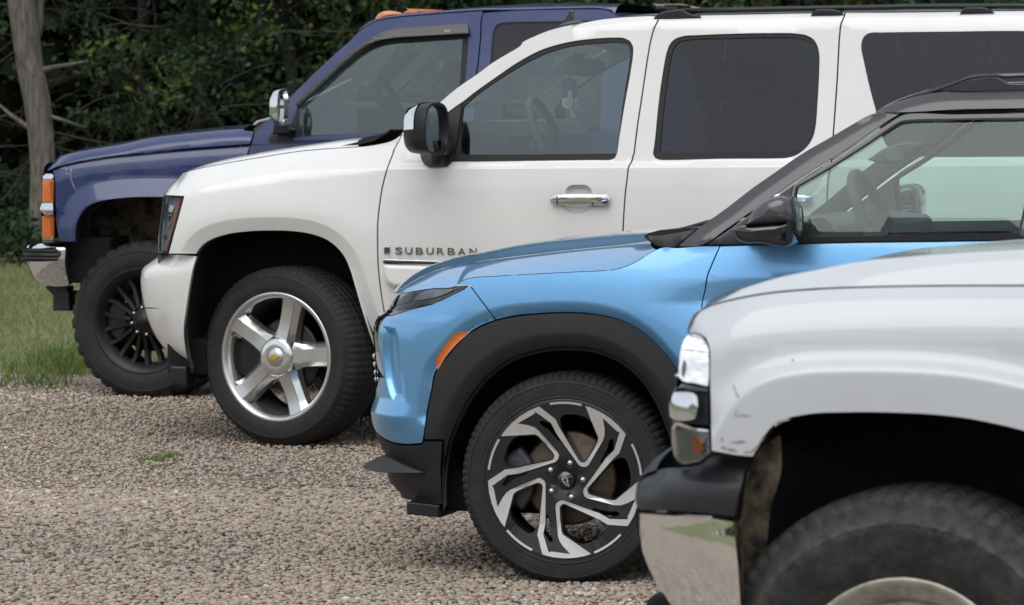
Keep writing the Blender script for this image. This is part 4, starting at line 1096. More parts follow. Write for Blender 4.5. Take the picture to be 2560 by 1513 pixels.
# front bumper skin with its faceted vertical recess
bl_o = cat(z('J', 885, 524), z('J', 1075, 779), clad_top[:k_][::-1], z('Q', 300, 1016, 200, 1003, 120, 960, 65, 890, 65, 830, 90, 720, 120, 602, 148, 600, 135, 540, 115, 430, 108, 340, 130, 270, 140, 250, 165, 222), z('J', 300, 742, 480, 688, 620, 652, 700, 615, 800, 565))
rec = z('Q', 145, 285, 218, 300, 236, 350, 245, 420, 255, 520, 270, 600, 280, 680, 282, 740, 276, 756, 205, 756, 188, 720, 165, 640, 150, 540, 140, 420)
recl = c.cast(smooth_poly(rec, 5), s2)
def recess(x, zz):
    Q_ = np.stack([x, zz], 1); o_ = np.zeros(len(x))
    m_ = (x > recl[:, 0].min()) & (x < recl[:, 0].max()) & (zz > recl[:, 1].min()) & (zz < recl[:, 1].max())
    if m_.any():
        i_ = np.nonzero(m_)[0]; i_ = i_[inside(Q_[i_], recl)]
        if len(i_):
            dd_ = np.clip(polydist(Q_[i_], recl, True) / 0.022, 0, 1)
            o_[i_] = dd_ * (-0.026 + 0.16 * np.clip(x[i_] - recl[:, 0].mean(), -0.06, 0.06))
    return o_
sbb = s2.copy(); sbb.extra = [recess]
zf = c.at(z('Q', 190, 838), -0.8)[0][1]; xf_ = c.cast(z('Q', 270, 790), s2)[0][0]
sbb.extra.append(lambda x, zz: np.where((zz < zf + 0.05) & (x < xf_ + 0.05), 0.018 * np.clip(1 - np.abs(zz - zf) / 0.05, 0, 1) * np.clip((xf_ + 0.05 - x) / 0.08, 0, 1), 0))
c.panel('front_bumper', BLUE, bl_o, sk=sbb, gap=0.002, grid=0.011, feats=[np.vstack([q_, q_[:1]]) for q_ in (inset(recl, -0.003), inset(recl, 0.003), inset(recl, 0.009), inset(recl, 0.015), inset(recl, 0.021), inset(recl, 0.027))] + fl2, off=0.0)
fascia(c, 'front_bumper_face', BLUE, c.at(z('Q', 65, 890), -0.7)[0][1], c.at(z('Q', 90, 720), -0.7)[0][1], s2, 0.07)
fascia(c, 'grille', GLOSSBLK, c.at(z('Q', 90, 720), -0.7)[0][1], c.at(z('Q', 110, 225), -0.7)[0][1], s2, 0.07)
c.panel('grille_surround', GLOSSBLK, cat(z('Q', 176, 180, 110, 225, 93, 290, 89, 340, 95, 450, 110, 540, 148, 600, 135, 540, 115, 430, 108, 340, 130, 270, 140, 250, 165, 222), z('J', 300, 742, 480, 688, 505, 668, 440, 672, 300, 700)), grid=None, off=-0.002, gap=0.001)
c.panel('grille_edge', CHROME, z('Q', 97, 450, 110, 540, 140, 590, 148, 600, 135, 540, 114, 440), off=0.004, grid=None, gap=0.0)
for qy in (470, 520, 570, 612):        # chrome grille studs peeping past the corner
    p_ = c.at(z('Q', 104 + (qy - 470) * 0.08, qy), -0.60)[0]
    pillow('grille_stud', arc_pts(p_[0], p_[1], 0.011, 0, 330, 12), -0.60, 0.02, 0.008, CHROME, c.root)
# headlamp blade
hl = z('J', 335, 602, 385, 572, 500, 552, 700, 530, 862, 524, 800, 566, 700, 616, 630, 646, 480, 686, 300, 700, 272, 692, 290, 650)
lamp = c.panel('headlight', GLOSSBLK, hl, off=-0.02, grid=None, gap=0.0)
c.panel('lamp_bowl', LAMPIN, z('J', 480, 590, 545, 555, 700, 540, 790, 540, 740, 570, 640, 610, 520, 635, 450, 640), off=-0.012, grid=None, parent=lamp)
c.panel('lamp_bowl', mat('dim_lamp_reflector', (0.12, 0.12, 0.13), 0.3, 0.8), z('J', 330, 655, 370, 600, 480, 570, 430, 650, 300, 680), off=-0.012, grid=None, parent=lamp)
c.panel('lamp_bowl', LAMPIN, z('J', 330, 695, 470, 668, 520, 652, 500, 675, 480, 684), off=-0.008, grid=None, parent=lamp)
c.panel('headlight_lens', LENS, hl, off=0.001, flange=0, grid=0.02, parent=lamp, gap=0.001)
# dark cladding: wheel arch band and lower bumper
band = cat(z('Q', 385, 1010, 395, 992), clad_top[1:], clad_in[::-1])
sc = s2.copy(); sc.flares = [(ctl, 0.02, 0.018, 1.0, 0.5)]
cin = c.at(smooth_poly(clad_in, 10, False), -0.88)
sc.extra = [lambda x, zz: -0.03 * np.clip(1 - polydist(np.stack([x, zz], 1), cin) / 0.05, 0, 1)**1.5]
band_o = cat(z('Q', 395, 990), clad_top[1:], clad_in[::-1][:-1], z('K', 470, 990, 470, 662))
c.panel('arch_cladding', CLAD, band_o, sk=sc, off=0.012, grid=0.02, flange=0.05, feats=[offset_line(cin, q) for q in (0.008, 0.016, 0.024, 0.032, 0.041, 0.051, 0.07)])
c.panel('arch_backing', DARK, inset(smooth_poly(band_o, 8), -10), sk=s2, off=-0.025, grid=0.06, flange=0, smooth=False)
lowb = z('Q', 65, 892, 120, 962, 200, 1008, 300, 1019, 383, 1014, 394, 992, 512, 992, 503, 1200, 508, 1300, 512, 1390, 440, 1390, 310, 1367, 210, 1335, 150, 1290, 125, 1230, 70, 1185, 66, 1165, 140, 1095, 125, 1080, 100, 1010)
c.panel('lower_bumper', CLAD, lowb, off=0.002, grid=0.03)
fascia(c, 'lower_bumper_face', CLAD, c.at(z('Q', 200, 1330), -0.7)[0][1], c.at(z('Q', 65, 890), -0.7)[0][1], s2, 0.07)
spl = smooth_poly(z('Q', 12, 1152, 70, 1118, 128, 1090, 165, 1097, 260, 1140, 330, 1170, 392, 1190, 300, 1192, 180, 1190, 70, 1182, 25, 1166), 5)
ss = s2.copy(); ss.nose = s2.nose - (0.085, 0); ss.Rc = 0.30; ss.flares = []
zsp = c.at(z('Q', 12, 1152), -0.7)[0][1]
ss.extra = [lambda x, zz: 0.9 * np.clip(zsp - zz, -0.06, 0.02)]
c.panel('splitter', CLAD, spl, sk=ss, off=0.012, grid=0.015, flange=0.09, gap=0.0)
ad = c.at(z('Q', 312, 1366, 312, 1442, 515, 1462, 515, 1388), -0.74)
prism_y('air_dam', ad, -0.78, -0.60, BLKPLASTIC, c.root, 0.004)
# side marker
mk = cat(z('J', 775, 869, 884, 869, 780, 964, 700, 1058, 640, 1158, 623, 1080, 680, 980, 730, 920))
c.panel('side_marker', AMBER, mk, off=0.004, grid=0.03, gap=0.001)
# doors
fd_o = cat(z('L', 782, 917), z('L', 1250, 905), z('X', 2100, 607, 2560, 601, 2745, 597, 2738, 700, 2712, 900, 2700, 1290, 1760, 1290, 1754, 1180, 1752, 1060, 1748, 960, 1748, 860, 1755, 780), z('L', 605, 1484, 640, 1320, 655, 1220, 700, 1100))
fd = c.panel('front_door', BLUE, fd_o, gap=0.0025, grid=0.035, feats=[cre])
rd_o = cat(z('X', 2747, 597, 3000, 594, 3290, 588, 3300, 700, 3270, 900, 3180, 1080, 3060, 1290, 2702, 1290, 2714, 900, 2740, 700))
rd = c.panel('rear_door', BLUE, rd_o, grid=0.06)
ra2 = arc_pts(2.62, 0.33, 0.42, 178, 2, 22)
c.panel('quarter_panel', BLUE, cat(z('X', 3292, 588), c.loc([2.9, 3.35, 3.42, 3.44], [1.11, 1.13, 0.9, 0.5]), c.loc(*ra2[::-1].T), c.loc([2.02], [0.20]), z('X', 3060, 1290, 3180, 1080, 3270, 900, 3300, 700)), grid=0.06)
c.panel('sill_cladding', CLAD, cat(z('X', 1752, 1292, 3060, 1292), c.loc([2.0], [0.17]), z('X', 1752, 1345)), off=0.004, grid=0.06)
# greenhouse
gapl = cat(z('L', 1516, 292, 1300, 440, 1150, 546, 1000, 652, 842, 764, 610, 917))
gapM = z('M', 1112, 362, 1000, 428, 600, 698, 230, 930)
Apo = cat(z('L', 332, 932, 560, 740, 800, 570, 1100, 340, 1300, 200, 1560, 20), z('M', 550, 528, 700, 440, 880, 346, 1112, 350), gapM[:-1], gapl)
sg = s2.copy(); sg.extra = []; sg.flares = []
sil = c.cast(smooth_poly(Apo[:9], 8, False), sg)
sg.extra.append(lambda x, zz: -0.018 * np.clip(1 - polydist(np.stack([x, zz], 1), sil) / 0.06, 0, 1)**2)
ap = c.panel('windscreen_pillar', BLACKPAINT, Apo, sk=sg, grid=0.02, feats=[offset_line(sil, -q) for q in (0.02, 0.045)])
win_g = z('M', 222, 1392, 228, 1150, 238, 1000, 246, 975, 500, 830, 800, 640, 1135, 424, 1200, 416, 1700, 405, 2297, 398, 2159, 1130, 2108, 1366, 1200, 1380)
frm_o = cat(z('L', 640, 912, 846, 776, 1000, 664, 1150, 560, 1300, 455, 1526, 303), z('M', 606, 714, 1000, 446, 1124, 370, 1600, 357, 2159, 345), z('X', 2745, 272, 2745, 594), z('X', 2560, 599), z('M', 1200, 1433), z('L', 1250, 903))
fr = c.panel('window_frame', BLACKPAINT, frm_o, [win_g], sk=s2, off=-0.004, grid=0.03, parent=fd, gap=0.001)
rim_g = inset(smooth_poly(win_g, 6), -4.5)
c.panel('window_seal', RUBBER, rim_g, [smooth_poly(win_g, 6)], sk=s2, off=0.0, grid=None, parent=fd, gap=0.0, smooth=False)
blt = cat(z('M', 246, 1398, 1200, 1386, 2159, 1372), z('X', 2742, 580, 2742, 592), z('M', 2159, 1416, 1200, 1432, 240, 1446))
c.panel('belt_strip', BLKPLASTIC, blt, sk=s2, off=0.006, grid=None, parent=fd)
c.panel('window_glass', GCLEAR, win_g, sk=s2, off=-0.012, flange=0, grid=0.06, parent=fd, gap=-0.006)
rw = cat(z('X', 2765, 290, 3080, 300, 3270, 330, 3250, 580, 2765, 585))
c.panel('window_frame', BLACKPAINT, cat(z('X', 2748, 274, 3100, 282, 3290, 318, 3290, 590, 2748, 594)), [rw], sk=s2, grid=0.06, parent=rd, off=-0.004)
c.panel('window_glass', GDARK, rw, sk=s2, off=-0.012, flange=0, grid=0.08, parent=rd, gap=-0.006)
c.panel('rear_pillar', BLACKPAINT, cat(z('X', 3292, 318), c.loc([3.05, 3.35], [1.40, 1.16]), c.loc([2.9], [1.115]), z('X', 3292, 586)), sk=s2, grid=0.08)
# roof
rtop = cat(z('M', 886, 345, 950, 300, 1100, 240, 1260, 195, 1500, 165, 1800, 157, 2159, 145), z('X', 2760, 214, 3100, 226, 3300, 262))
rbot = cat(z('X', 3300, 310, 3100, 278, 2745, 266), z('M', 2159, 314, 1600, 325, 1112, 349))
sr = s2.copy(); sr.extra = []; sr.flares = []
rt = c.cast(smooth_poly(rtop, 8, False), sr); sr.rounds = [(rt[np.argsort(rt[:, 0])], 0.05, 0.55)]
c.panel('roof_side', BLACKPAINT, cat(rtop, rbot), sk=sr, grid=0.02)
c.loft('roof', BLACKPAINT, rt, rt + (0.0, 0.03), p=3.2, local=True, sk=sr)
# a dark drip channel behind the gap between roof, pillar and door frame
c.panel('drip_channel', DARK, cat(z('M', 240, 925, 600, 690, 1000, 420, 1100, 345, 1600, 320, 2159, 310), z('X', 2745, 262, 2745, 280), z('M', 2159, 350, 1600, 362, 1124, 374, 1000, 450, 606, 718, 250, 945)), sk=s2, off=-0.02, grid=None, flange=0)
ws_e = sil[2:]
c.loft('windscreen', GSCREEN, ws_e, ws_e + np.stack([-0.03 * np.ones(len(ws_e)), 0.01 * np.ones(len(ws_e))], 1), p=2, local=True, off=-0.03, sk=sg)
be = np.array([(3.02, 1.42), (3.3, 1.16), (3.42, 0.9), (3.44, 0.3)]); c.loft('tailgate', BLUE, be, be + (0.07, 0.02), p=3, local=True)
# cowl well with the wiper roots
cw = c.at(z('L', 70, 822, 110, 790, 220, 760, 430, 745, 480, 735, 560, 742, 330, 932, 200, 915, 120, 870), -0.66)
prism_y('wiper_cowl', cw, -0.70, 0.70, BLKPLASTIC, c.root)
c.panel('cowl_end', BLKPLASTIC, z('L', 75, 824, 200, 818, 300, 800, 470, 770, 540, 752, 560, 742, 335, 930, 190, 915, 110, 868), grid=None, off=-0.015, gap=0)
wa = c.at(z('L', 250, 830, 400, 770, 500, 738, 600, 690), -0.60)
tube('wiper_arm', [(wa[0][0], -0.62, wa[0][1]), (wa[1][0], -0.55, wa[1][1] + 0.004), (wa[2][0], -0.4, wa[2][1] + 0.01), (wa[3][0] + 0.1, 0.1, wa[3][1] + 0.03)], 0.008, BLKPLASTIC, c.root, 8)
# roof rail
ry = -0.64
rr = smooth_poly(z('M', 1258, 192, 1430, 130, 1560, 85, 1650, 50, 1730, 28, 1800, 19, 1900, 15, 2159, 8, 2500, 2, 2500, 42, 2159, 48, 1990, 52, 1940, 42, 1800, 46, 1700, 62, 1560, 105, 1440, 145, 1300, 192), 6)
rrl = c.at(rr, ry); xe = rrl[:, 0].max()
far = np.where(rrl[:, 0] > xe - 0.02)[0]
rrl[far, 0] += 1.0
rl = pillow('roof_rail', rrl, ry, 0.018, 0.008, mat('satin_rail', (0.13, 0.13, 0.14), 0.35, 0.8), c.root)
rf = c.at(smooth_poly(z('M', 1420, 160, 1560, 105, 1700, 62, 1800, 46, 1935, 42, 1975, 58, 2020, 88, 2500, 90, 2500, 160, 1700, 172), 6), ry); rf[rf[:, 0] > rf[:, 0].max() - 0.02, 0] += 1.0
pillow('rail_base', rf, ry, 0.014, 0.004, BLACKPAINT, rl)
c.mirror(rl)
# mirror
mc = c.at(smooth_poly(z('L', 1100, 640, 1120, 590, 1150, 550, 1200, 505, 1250, 470, 1340, 436, 1420, 430, 1490, 460, 1525, 520, 1540, 620, 1540, 672, 1300, 690, 1062, 712), 5), -0.99)
mo = pillow('door_mirror', mc, -0.985, 0.085, 0.035, mat('mirror_cap_paint', (0.055, 0.055, 0.062), 0.3, 0.2, coat=1.0), c.root, scale=True)
ml = c.at(smooth_poly(z('L', 940, 752, 1000, 722, 1062, 714, 1300, 692, 1538, 676, 1536, 800, 1515, 885, 1460, 920, 1380, 916, 1200, 884, 1060, 880, 985, 845), 5), -0.98)
lo = pillow('mirror_underside', ml, -0.975, 0.08, 0.025, GLOSSBLK, mo, scale=True)
mf = c.at(smooth_poly(z('L', 1500, 500, 1530, 560, 1542, 660, 1535, 800, 1512, 880, 1490, 880, 1495, 700, 1480, 520), 5), -0.96)
pillow('mirror_rim', mf, -0.965, 0.088, 0.004, BLKPLASTIC, mo, scale=True)
xg = mf[:, 0].max() + 0.001; zg = mf[:, 1].mean(); hz_ = (mf[:, 1].max() - mf[:, 1].min()) / 2
aa = np.linspace(0, 2 * math.pi, 30, endpoint=False)
gv = [(xg - 0.006, -0.965 + 0.082 * np.sign(math.cos(q)) * abs(math.cos(q))**0.6, zg + 0.9 * hz_ * np.sign(math.sin(q)) * abs(math.sin(q))**0.6) for q in aa]
mesh_obj('mirror_glass', gv, [tuple(range(30))], MIRRORGLASS, mo, smooth=False)
armp = c.at(z('L', 1000, 760, 1100, 720, 1250, 760, 1300, 880, 1150, 885, 1000, 850), -0.90)
pillow('mirror_arm', armp, -0.885, 0.05, 0.02, GLOSSBLK, mo, scale=True)
c.mirror(mo)
c.panel('mirror_base', BLKPLASTIC, z('L', 640, 912, 850, 772, 1000, 664, 1150, 560, 1300, 455, 1505, 310, 1478, 440, 1440, 600, 1400, 905, 1250, 906), sk=s2, off=0.002, grid=None)
# cabin
sw = c.at(z('M', 925, 1300), -0.36)[0]
steering(c, sw, 0.18, 24, GREYTRIM, -0.36)
dash = cat(c.at(z('M', 60, 1330, 250, 1250, 330, 1215, 400, 1235, 600, 1262, 760, 1280, 800, 1330, 800, 1480, 0, 1480), -0.4))
prism_y('dashboard', dash, -0.74, 0.74, GREYTRIM, c.root)
dk = c.at(z('M', 370, 1242, 430, 1230, 620, 1390, 620, 1470, 520, 1470, 490, 1390), -0.76); prism_y('dash_end', dk, -0.765, -0.70, DARK, c.root)
for yy_ in (-0.37, 0.37): seat(c, sw[0] + 0.66, yy_, 0.62, DARKTRIM, w=0.23, h=0.55)
for yy_ in (-0.37, 0.37): seat(c, sw[0] + 1.5, yy_, 0.64, DARKTRIM, w=0.23, h=0.52)
mi = c.at(smooth_poly(z('M', 1000, 668, 1060, 630, 1140, 618, 1150, 700, 1130, 745, 1020, 758), 5), 0.0)
pillow('interior_mirror', mi, 0.0, 0.10, 0.012, GREYTRIM, c.root)
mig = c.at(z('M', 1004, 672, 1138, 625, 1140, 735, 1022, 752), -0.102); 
flat_solid('mirror_glass', [mig], -0.106, -0.102, mat('greenish_mirror', (0.30, 0.36, 0.22), 0.15, 0.6), c.root)  # mirror glass in a greenish tone of its own
mh = c.at(smooth_poly(z('M', 850, 742, 1000, 775, 1095, 765, 1350, 600, 1200, 590, 1000, 640), 6), 0.04)
pillow('mirror_housing', mh, 0.06, 0.05, 0.01, GREYTRIM, c.root)
# inner trim and headlining
c.panel('door_trim', GREYTRIM, cat(frm_o[:-2], z('X', 2100, 625)), [win_g], sk=s2, off=-0.05, flange=0, grid=None, gap=0.01)
c.panel('pillar_trim', GREYTRIM, Apo, sk=sg, off=-0.05, flange=0, grid=None, gap=0.004)
hlh = rt[2:] + (0.02, -0.05)
c.loft('headlining', GREYTRIM, hlh, hlh + (0, 0.02), p=4, local=True, sk=sr, off=-0.05)
body_core(c, -0.45, 3.2, 0.72, 0.20, 0.33)
body_core(c, -0.55, 0.5, 0.42, 0.24, 0.72, name='engine_bay')
liner(c, DULL, cin[::2], 0.85, 0.36)
liner(c, DULL, ra2, 0.84, 0.36)
hubx, hubz = c.at([(1412, 1201)], -0.872)[0]
wh = wheel(c, 'wheel', hubx, hubz, 0.3375, 0.249, 0.215, -5.5, 0.872, 'swirl', TYRE, lug=0.005, nlug=84,
           text=(('CROSSCONTACT', 0.024, 88, 0.50, False), ('Continental', 0.026, 200, 0.42, True), ('Continental', 0.026, 5, 0.42, False)), bulge=0.010)
four_wheels(c, wh, 2.62)
c.finish()
# ================================================================== lifted navy pickup
W3 = Car('navy_pickup', 'old lifted navy blue pickup with chrome bumper, amber corner lamps and black mesh wheels', 'pickup truck', (357, 803), 993, 12, 0.95, GRP)
c = W3
s3 = Skin(0.975, zc=1.12, b=0.06, barb=0.20, ledge=0.0, tum=0.20)
s3.belt = c.at(z('X', 300, 372, 620, 363, 940, 346, 1300, 336, 2000, 322), -0.95)
c.sk = s3
s3.Rc = 0.14
s3.nose = nose_of(c, s3, cat(z('B', 480, 180, 440, 220, 430, 250, 428, 290), z('B', 410, 300, 404, 560, 404, 900), z('C', 330, 200, 330, 700)))
arch_px = cat(z('B', 742, 960, 742, 880, 750, 810, 768, 750, 800, 690, 850, 630, 950, 575, 1080, 546, 1250, 528, 1450, 522, 1600, 524), z('X', 440, 495, 465, 500, 488, 518, 505, 550, 518, 600, 528, 650, 534, 720))
archl = c.at(smooth_poly(arch_px, 8, False), -0.97)
s3.flares.append((archl, 0.100, 0.042, 1.0, -1))
hoodline = z('B', 510, 247, 700, 190, 1000, 136, 1400, 90, 1800, 52, 2200, 22, 2438, 5)
hoodline = cat(hoodline, z('T', 270, 1290))
topl = c.at(smooth_poly(hoodline, 8, False), -0.95)
sf = s3.copy(); sf.rounds = [(topl[np.argsort(topl[:, 0])], 0.08, 0.25)]
dtop = z('T', 275, 1310, 220, 1484)
fender_o = cat(z('B', 505, 252), hoodline[1:], dtop, z('X', 617, 400, 612, 520, 610, 640, 606, 760, 560, 760, 536, 752), arch_px[::-1][1:], z('B', 640, 958, 582, 955, 560, 880, 545, 760, 538, 560, 532, 340, 522, 290))
c.panel('fender', NAVY, fender_o, sk=sf, grid=0.024, feats=[offset_line(archl, q) for q in (0.094, 0.101, 0.012)])
# hood: flank panel rolled over into the top
hp_top = cat(z('B', 430, 287, 430, 250, 442, 218, 480, 180, 550, 140, 700, 90, 900, 45, 1150, 5), z('A', 1500, 1338, 1900, 1290, 2200, 1262, 2385, 1252))
sh = s3.copy(); sh.flares = []; sh.belt = None
tl = c.at(smooth_poly(hp_top, 8, False), -0.9); tl = tl[np.argsort(tl[:, 0])]; sh.rounds = [(tl, 0.07, 1.0)]
hs_o = cat(hp_top, z('T', 560, 880, 400, 945, 275, 1272), hoodline[::-1][1:-1], z('B', 470, 270))
hs_o = cat(hp_top, z('T', 120, 905, 380, 930, 270, 1278), hoodline[::-1][1:])
c.panel('hood', NAVY, hs_o, sk=sh, grid=0.022)
edge = smooth_poly(hp_top[1:], 8, False)
he = c.cast(edge, sh); hc_ = c.at(smooth_poly(cat(z('B', 428, 262, 440, 214, 480, 176, 560, 132, 700, 84, 900, 40, 1150, 0), z('A', 1500, 1330, 1900, 1270, 2200, 1235, 2480, 1215)), 8, False), -0.35)
he2 = resamp(he, 70); hc2 = resamp(hc_, 70)
c.loft('hood_top', NAVY, he2, np.stack([np.minimum(hc2[:, 0], he2[:, 0] + 0.03), hc2[:, 1] + 0.004], 1), p=2.2, local=True, sk=sh, k=70)
# scuffed bare patches on the fender where the clear coat has gone
PEEL = mat('peeling_clearcoat', (0.30, 0.31, 0.36), 0.7, var=0.4, vscale=60)
for pts in (z('B', 690, 240, 700, 250, 694, 300, 700, 340, 712, 380, 745, 455, 738, 452, 704, 392, 690, 345, 684, 300), z('B', 585, 240, 640, 222, 650, 240, 652, 290, 690, 285, 690, 296, 645, 300, 640, 240, 590, 250), z('B', 2345, 30, 2360, 28, 2335, 110, 2325, 112), z('T', 20, 1330, 45, 1330, 50, 1340, 20, 1484, 5, 1484), z('T', 480, 980, 510, 1000, 505, 1006, 478, 990)):
    c.panel('paint_chip', PEEL, pts, sk=sf, off=0.0012, grid=None, flange=0, gap=0, step=3)
# cab
Asil = cat(z('T', 460, 885, 600, 790, 760, 610, 920, 450), z('D', 405, 948, 550, 805, 700, 660, 850, 520, 1000, 388, 1085, 303, 1150, 258, 1250, 205, 1400, 176, 1700, 146, 2000, 122, 2292, 103))
dbelt = z('T', 270, 1300, 760, 1270, 1696, 1215)
rearline = cat(z('E', 737, 112, 722, 160, 712, 330, 700, 460, 690, 560, 678, 640), z('X', 1186, 300, 1180, 360, 1172, 520, 1168, 700))
sd3 = s3.copy()
win_o = cat(z('D', 478, 1334, 492, 1045, 470, 1030, 640, 868, 850, 655, 1050, 485, 1200, 385, 1330, 325, 1450, 298, 1800, 268, 2140, 248, 2150, 330, 2140, 600, 2118, 800), z('X', 1158, 250, 1150, 332), z('D', 1500, 1300))
win_g = cat(z('D', 486, 1326, 494, 1050, 700, 862, 900, 692, 1050, 576, 1200, 490, 1330, 445, 1600, 416, 2097, 380, 2080, 600, 2066, 820), z('X', 1143, 250, 1136, 324), z('D', 1500, 1292))
dr_o = cat(Asil, rearline, z('X', 800, 756, 612, 756, 614, 640, 616, 520, 621, 400), dtop[::-1])
fd = c.panel('front_door', NAVY, dr_o, [win_o], grid=0.03, sk=sd3)
c.panel('window_frame', RUBBER, win_o, [win_g], off=-0.010, grid=0.03, parent=fd, gap=-0.001)
c.panel('window_glass', GLIGHT, win_g, off=-0.016, flange=0, grid=0.06, parent=fd, gap=-0.006)
c.panel('belt_moulding', BLKPLASTIC, cat(z('T', 270, 1292, 760, 1262, 1696, 1205), z('D', 1000, 1352, 1500, 1322), z('X', 1150, 336, 1150, 341), z('D', 1000, 1364), z('T', 1696, 1245, 760, 1290, 268, 1316)), off=0.004, grid=None, parent=fd, flange=0.01)
visor_o = cat(z('D', 455, 1012, 600, 872, 850, 642, 1050, 478, 1200, 368, 1330, 308, 1450, 283, 1800, 256, 2125, 232, 2146, 245, 2152, 326, 1700, 352, 1400, 374, 1280, 395, 1200, 425, 1080, 500, 900, 650, 640, 893, 480, 1036))
sv = s3.copy(); vin = c.at(smooth_poly(z('D', 480, 1036, 640, 893, 900, 650, 1080, 500, 1200, 425, 1280, 395, 1400, 374, 1700, 352, 2152, 326), 10, False), -0.9)
sv.extra = [lambda x, zz: 0.035 * np.clip(1 - polydist(np.stack([x, zz], 1), vin) / 0.07, 0, 1)]
vz = c.panel('window_visor', VISOR, visor_o, off=0.008, sk=sv, grid=0.02, flange=0.02, gap=0)
V, F = text_poly('AVS', 1.0); V = V - V.min(0); V = V / V.max(0).clip(1e-6)
pa = c.cast(z('D', 1918, 316, 1980, 290), sv, 0.01)
yb = -float(sv(pa[:1, 0], pa[:1, 1])[0]) - 0.024
mesh_obj('lettering', [(pa[0][0] + v[0] * (pa[1][0] - pa[0][0]), yb, pa[0][1] + v[1] * (pa[1][1] - pa[0][1])) for v in V], F, WHITEMARK, vz, smooth=False)
# rear cab side with its pane
rc_top = cat(z('E', 748, 110, 1000, 92, 1500, 80, 1780, 80, 1850, 95, 1900, 120, 1935, 145), z('X', 1560, 70, 1575, 140))
rwo = cat(z('E', 795, 560, 812, 360, 820, 290, 835, 245, 855, 220, 900, 203, 1440, 188), z('X', 1490, 52, 1508, 70, 1500, 330, 1150, 345))
rwg = cat(z('E', 808, 560, 826, 360, 834, 290, 848, 250, 868, 230, 910, 216, 1440, 204), z('X', 1484, 57, 1500, 74, 1493, 324, 1158, 338))
rw_side = cat(rc_top, z('X', 1590, 340, 1600, 500, 1600, 760, 1170, 760), rearline[::-1])
rp = c.panel('rear_cab_side', NAVY, rw_side, [rwo], grid=0.04)
c.panel('window_frame', RUBBER, rwo, [rwg], off=-0.004, grid=0.03, parent=rp, gap=-0.001)
c.panel('window_glass', GDARK, rwg, off=-0.008, flange=0, grid=0.06, parent=rp, gap=-0.004)
# roof with its pale drip edge; faded grey rear half
re1 = c.cast(smooth_poly(cat(z('D', 1085, 303, 1150, 256, 1250, 203, 1400, 172, 1700, 142, 2000, 117, 2292, 99), z('E', 1000, 88, 1500, 76, 1780, 76, 1850, 92, 1900, 117)), 8, False), s3)
cr_ = c.at(smooth_poly(cat(z('D', 1085, 296, 1150, 246, 1250, 192, 1400, 158, 1700, 122, 2000, 92, 2300, 66), z('E', 900, 50, 1200, 30, 1500, 22, 1900, 22, 2261, 26)), 8, False), -0.45)
A_, B_ = resamp(re1, 80), resamp(cr_, 80)
c.loft('roof', NAVY, A_, np.stack([A_[:, 0] - 0.02, np.maximum(B_[:, 1], A_[:, 1] + 0.012)], 1), p=5, local=True, k=80)
rg = tube('drip_rail', [(a_[0], -(float(s3(a_[:1], a_[1:2])[0]) - 0.004), a_[1] + 0.002) for a_ in A_[::2]], 0.007, NAVY, c.root, 8); c.mirror(rg)
ws_e = c.cast(smooth_poly(Asil[:10], 8, False), s3)
c.loft('windscreen', GSCREEN, ws_e, ws_e + np.stack([-0.05 * np.ones(len(ws_e)), 0.02 * np.ones(len(ws_e))], 1), p=2, local=True, off=-0.015)
xb = c.cast(z('X', 1600, 500))[0][0]; zr3 = A_[-1][1]
be = np.array([(A_[-1][0], zr3), (xb + 0.05, 1.4), (xb + 0.05, 0.6)]); c.loft('cab_back', NAVY, be, be + (0.02, 0.01), p=3, local=True)
# high brake lamp box and the roof of the bed cover just behind the cab
bb = c.at(z('F', 225, 38, 240, 36, 300, 60, 500, 60, 510, 90, 240, 110), -0.35)
prism_y('cab_spoiler', c.at(z('F', 220, 34, 262, 40, 500, 44, 640, 74, 660, 90, 240, 100), -0.5), -0.62, 0.62, BLACKPAINT, c.root, 0.01)
prism_y('brake_lamp_box', c.at(z('F', 300, 44, 412, 40, 415, 90, 300, 92), -0.66), -0.68, -0.60, BRONZE, c.root, 0.006)
prism_y('brake_lamp_box', c.at(z('F', 280, 34, 420, 32, 505, 44, 500, 54, 300, 52), -0.66), -0.69, -0.58, mat('weathered_grey_board', (0.22, 0.22, 0.19), 0.8, var=0.4), c.root, 0.003)
# bed
bx0 = xb + 0.08
zb_ = 1.30
ra3 = arc_pts(3.6, 0.55, 0.52, 168, 12, 24)
bo = np.vstack([[(bx0, zb_), (5.1, zb_), (5.12, 0.70)], ra3[::-1], [(bx0, 0.62)]])
c.panel('bed_side', NAVY, bo, local=True, smooth=False, grid=0.08)
be = np.array([(5.1, zb_), (5.12, 0.65)]); c.loft('tailgate', NAVY, be, be + (0.02, 0), p=4, local=True)
box('bed_floor', bx0, 5.08, -0.88, 0.88, 0.72, 0.78, DARK, c.root)
# front: lamps, chrome, bumper
c.panel('lamp_bezel', CHROME, z('B', 412, 292, 505, 292, 522, 308, 523, 342, 410, 342), off=0.004, grid=0.03, gap=0.0)
for y0_, y1_ in ((345, 565), (705, 915)):
    lp = c.panel('corner_lamp', AMBER, z('B', 408, y0_, 518, y0_, 522, y0_ + 20, 524 if y0_ > 600 else 520, y1_, 410 if y0_ > 600 else 402, y1_), off=0.006, grid=0.03, gap=0.0)
    c.panel('lamp_side', AMBERDK, z('B', 486, y0_ + 18, 515, y0_ + 18, 519, y1_ - 18, 496, y1_ - 18), off=0.008, grid=None, gap=0, parent=lp)
c.panel('lamp_bezel', CHROME, z('B', 398, 568, 517, 568, 517, 576, 400, 576), off=0.005, grid=None, gap=0.0)
sbz = s3.copy(); zm3 = c.at(z('B', 430, 640), -0.85)[0][1]
sbz.extra = [lambda x, zz: 0.05 - 0.9 * np.abs(zz - zm3)]
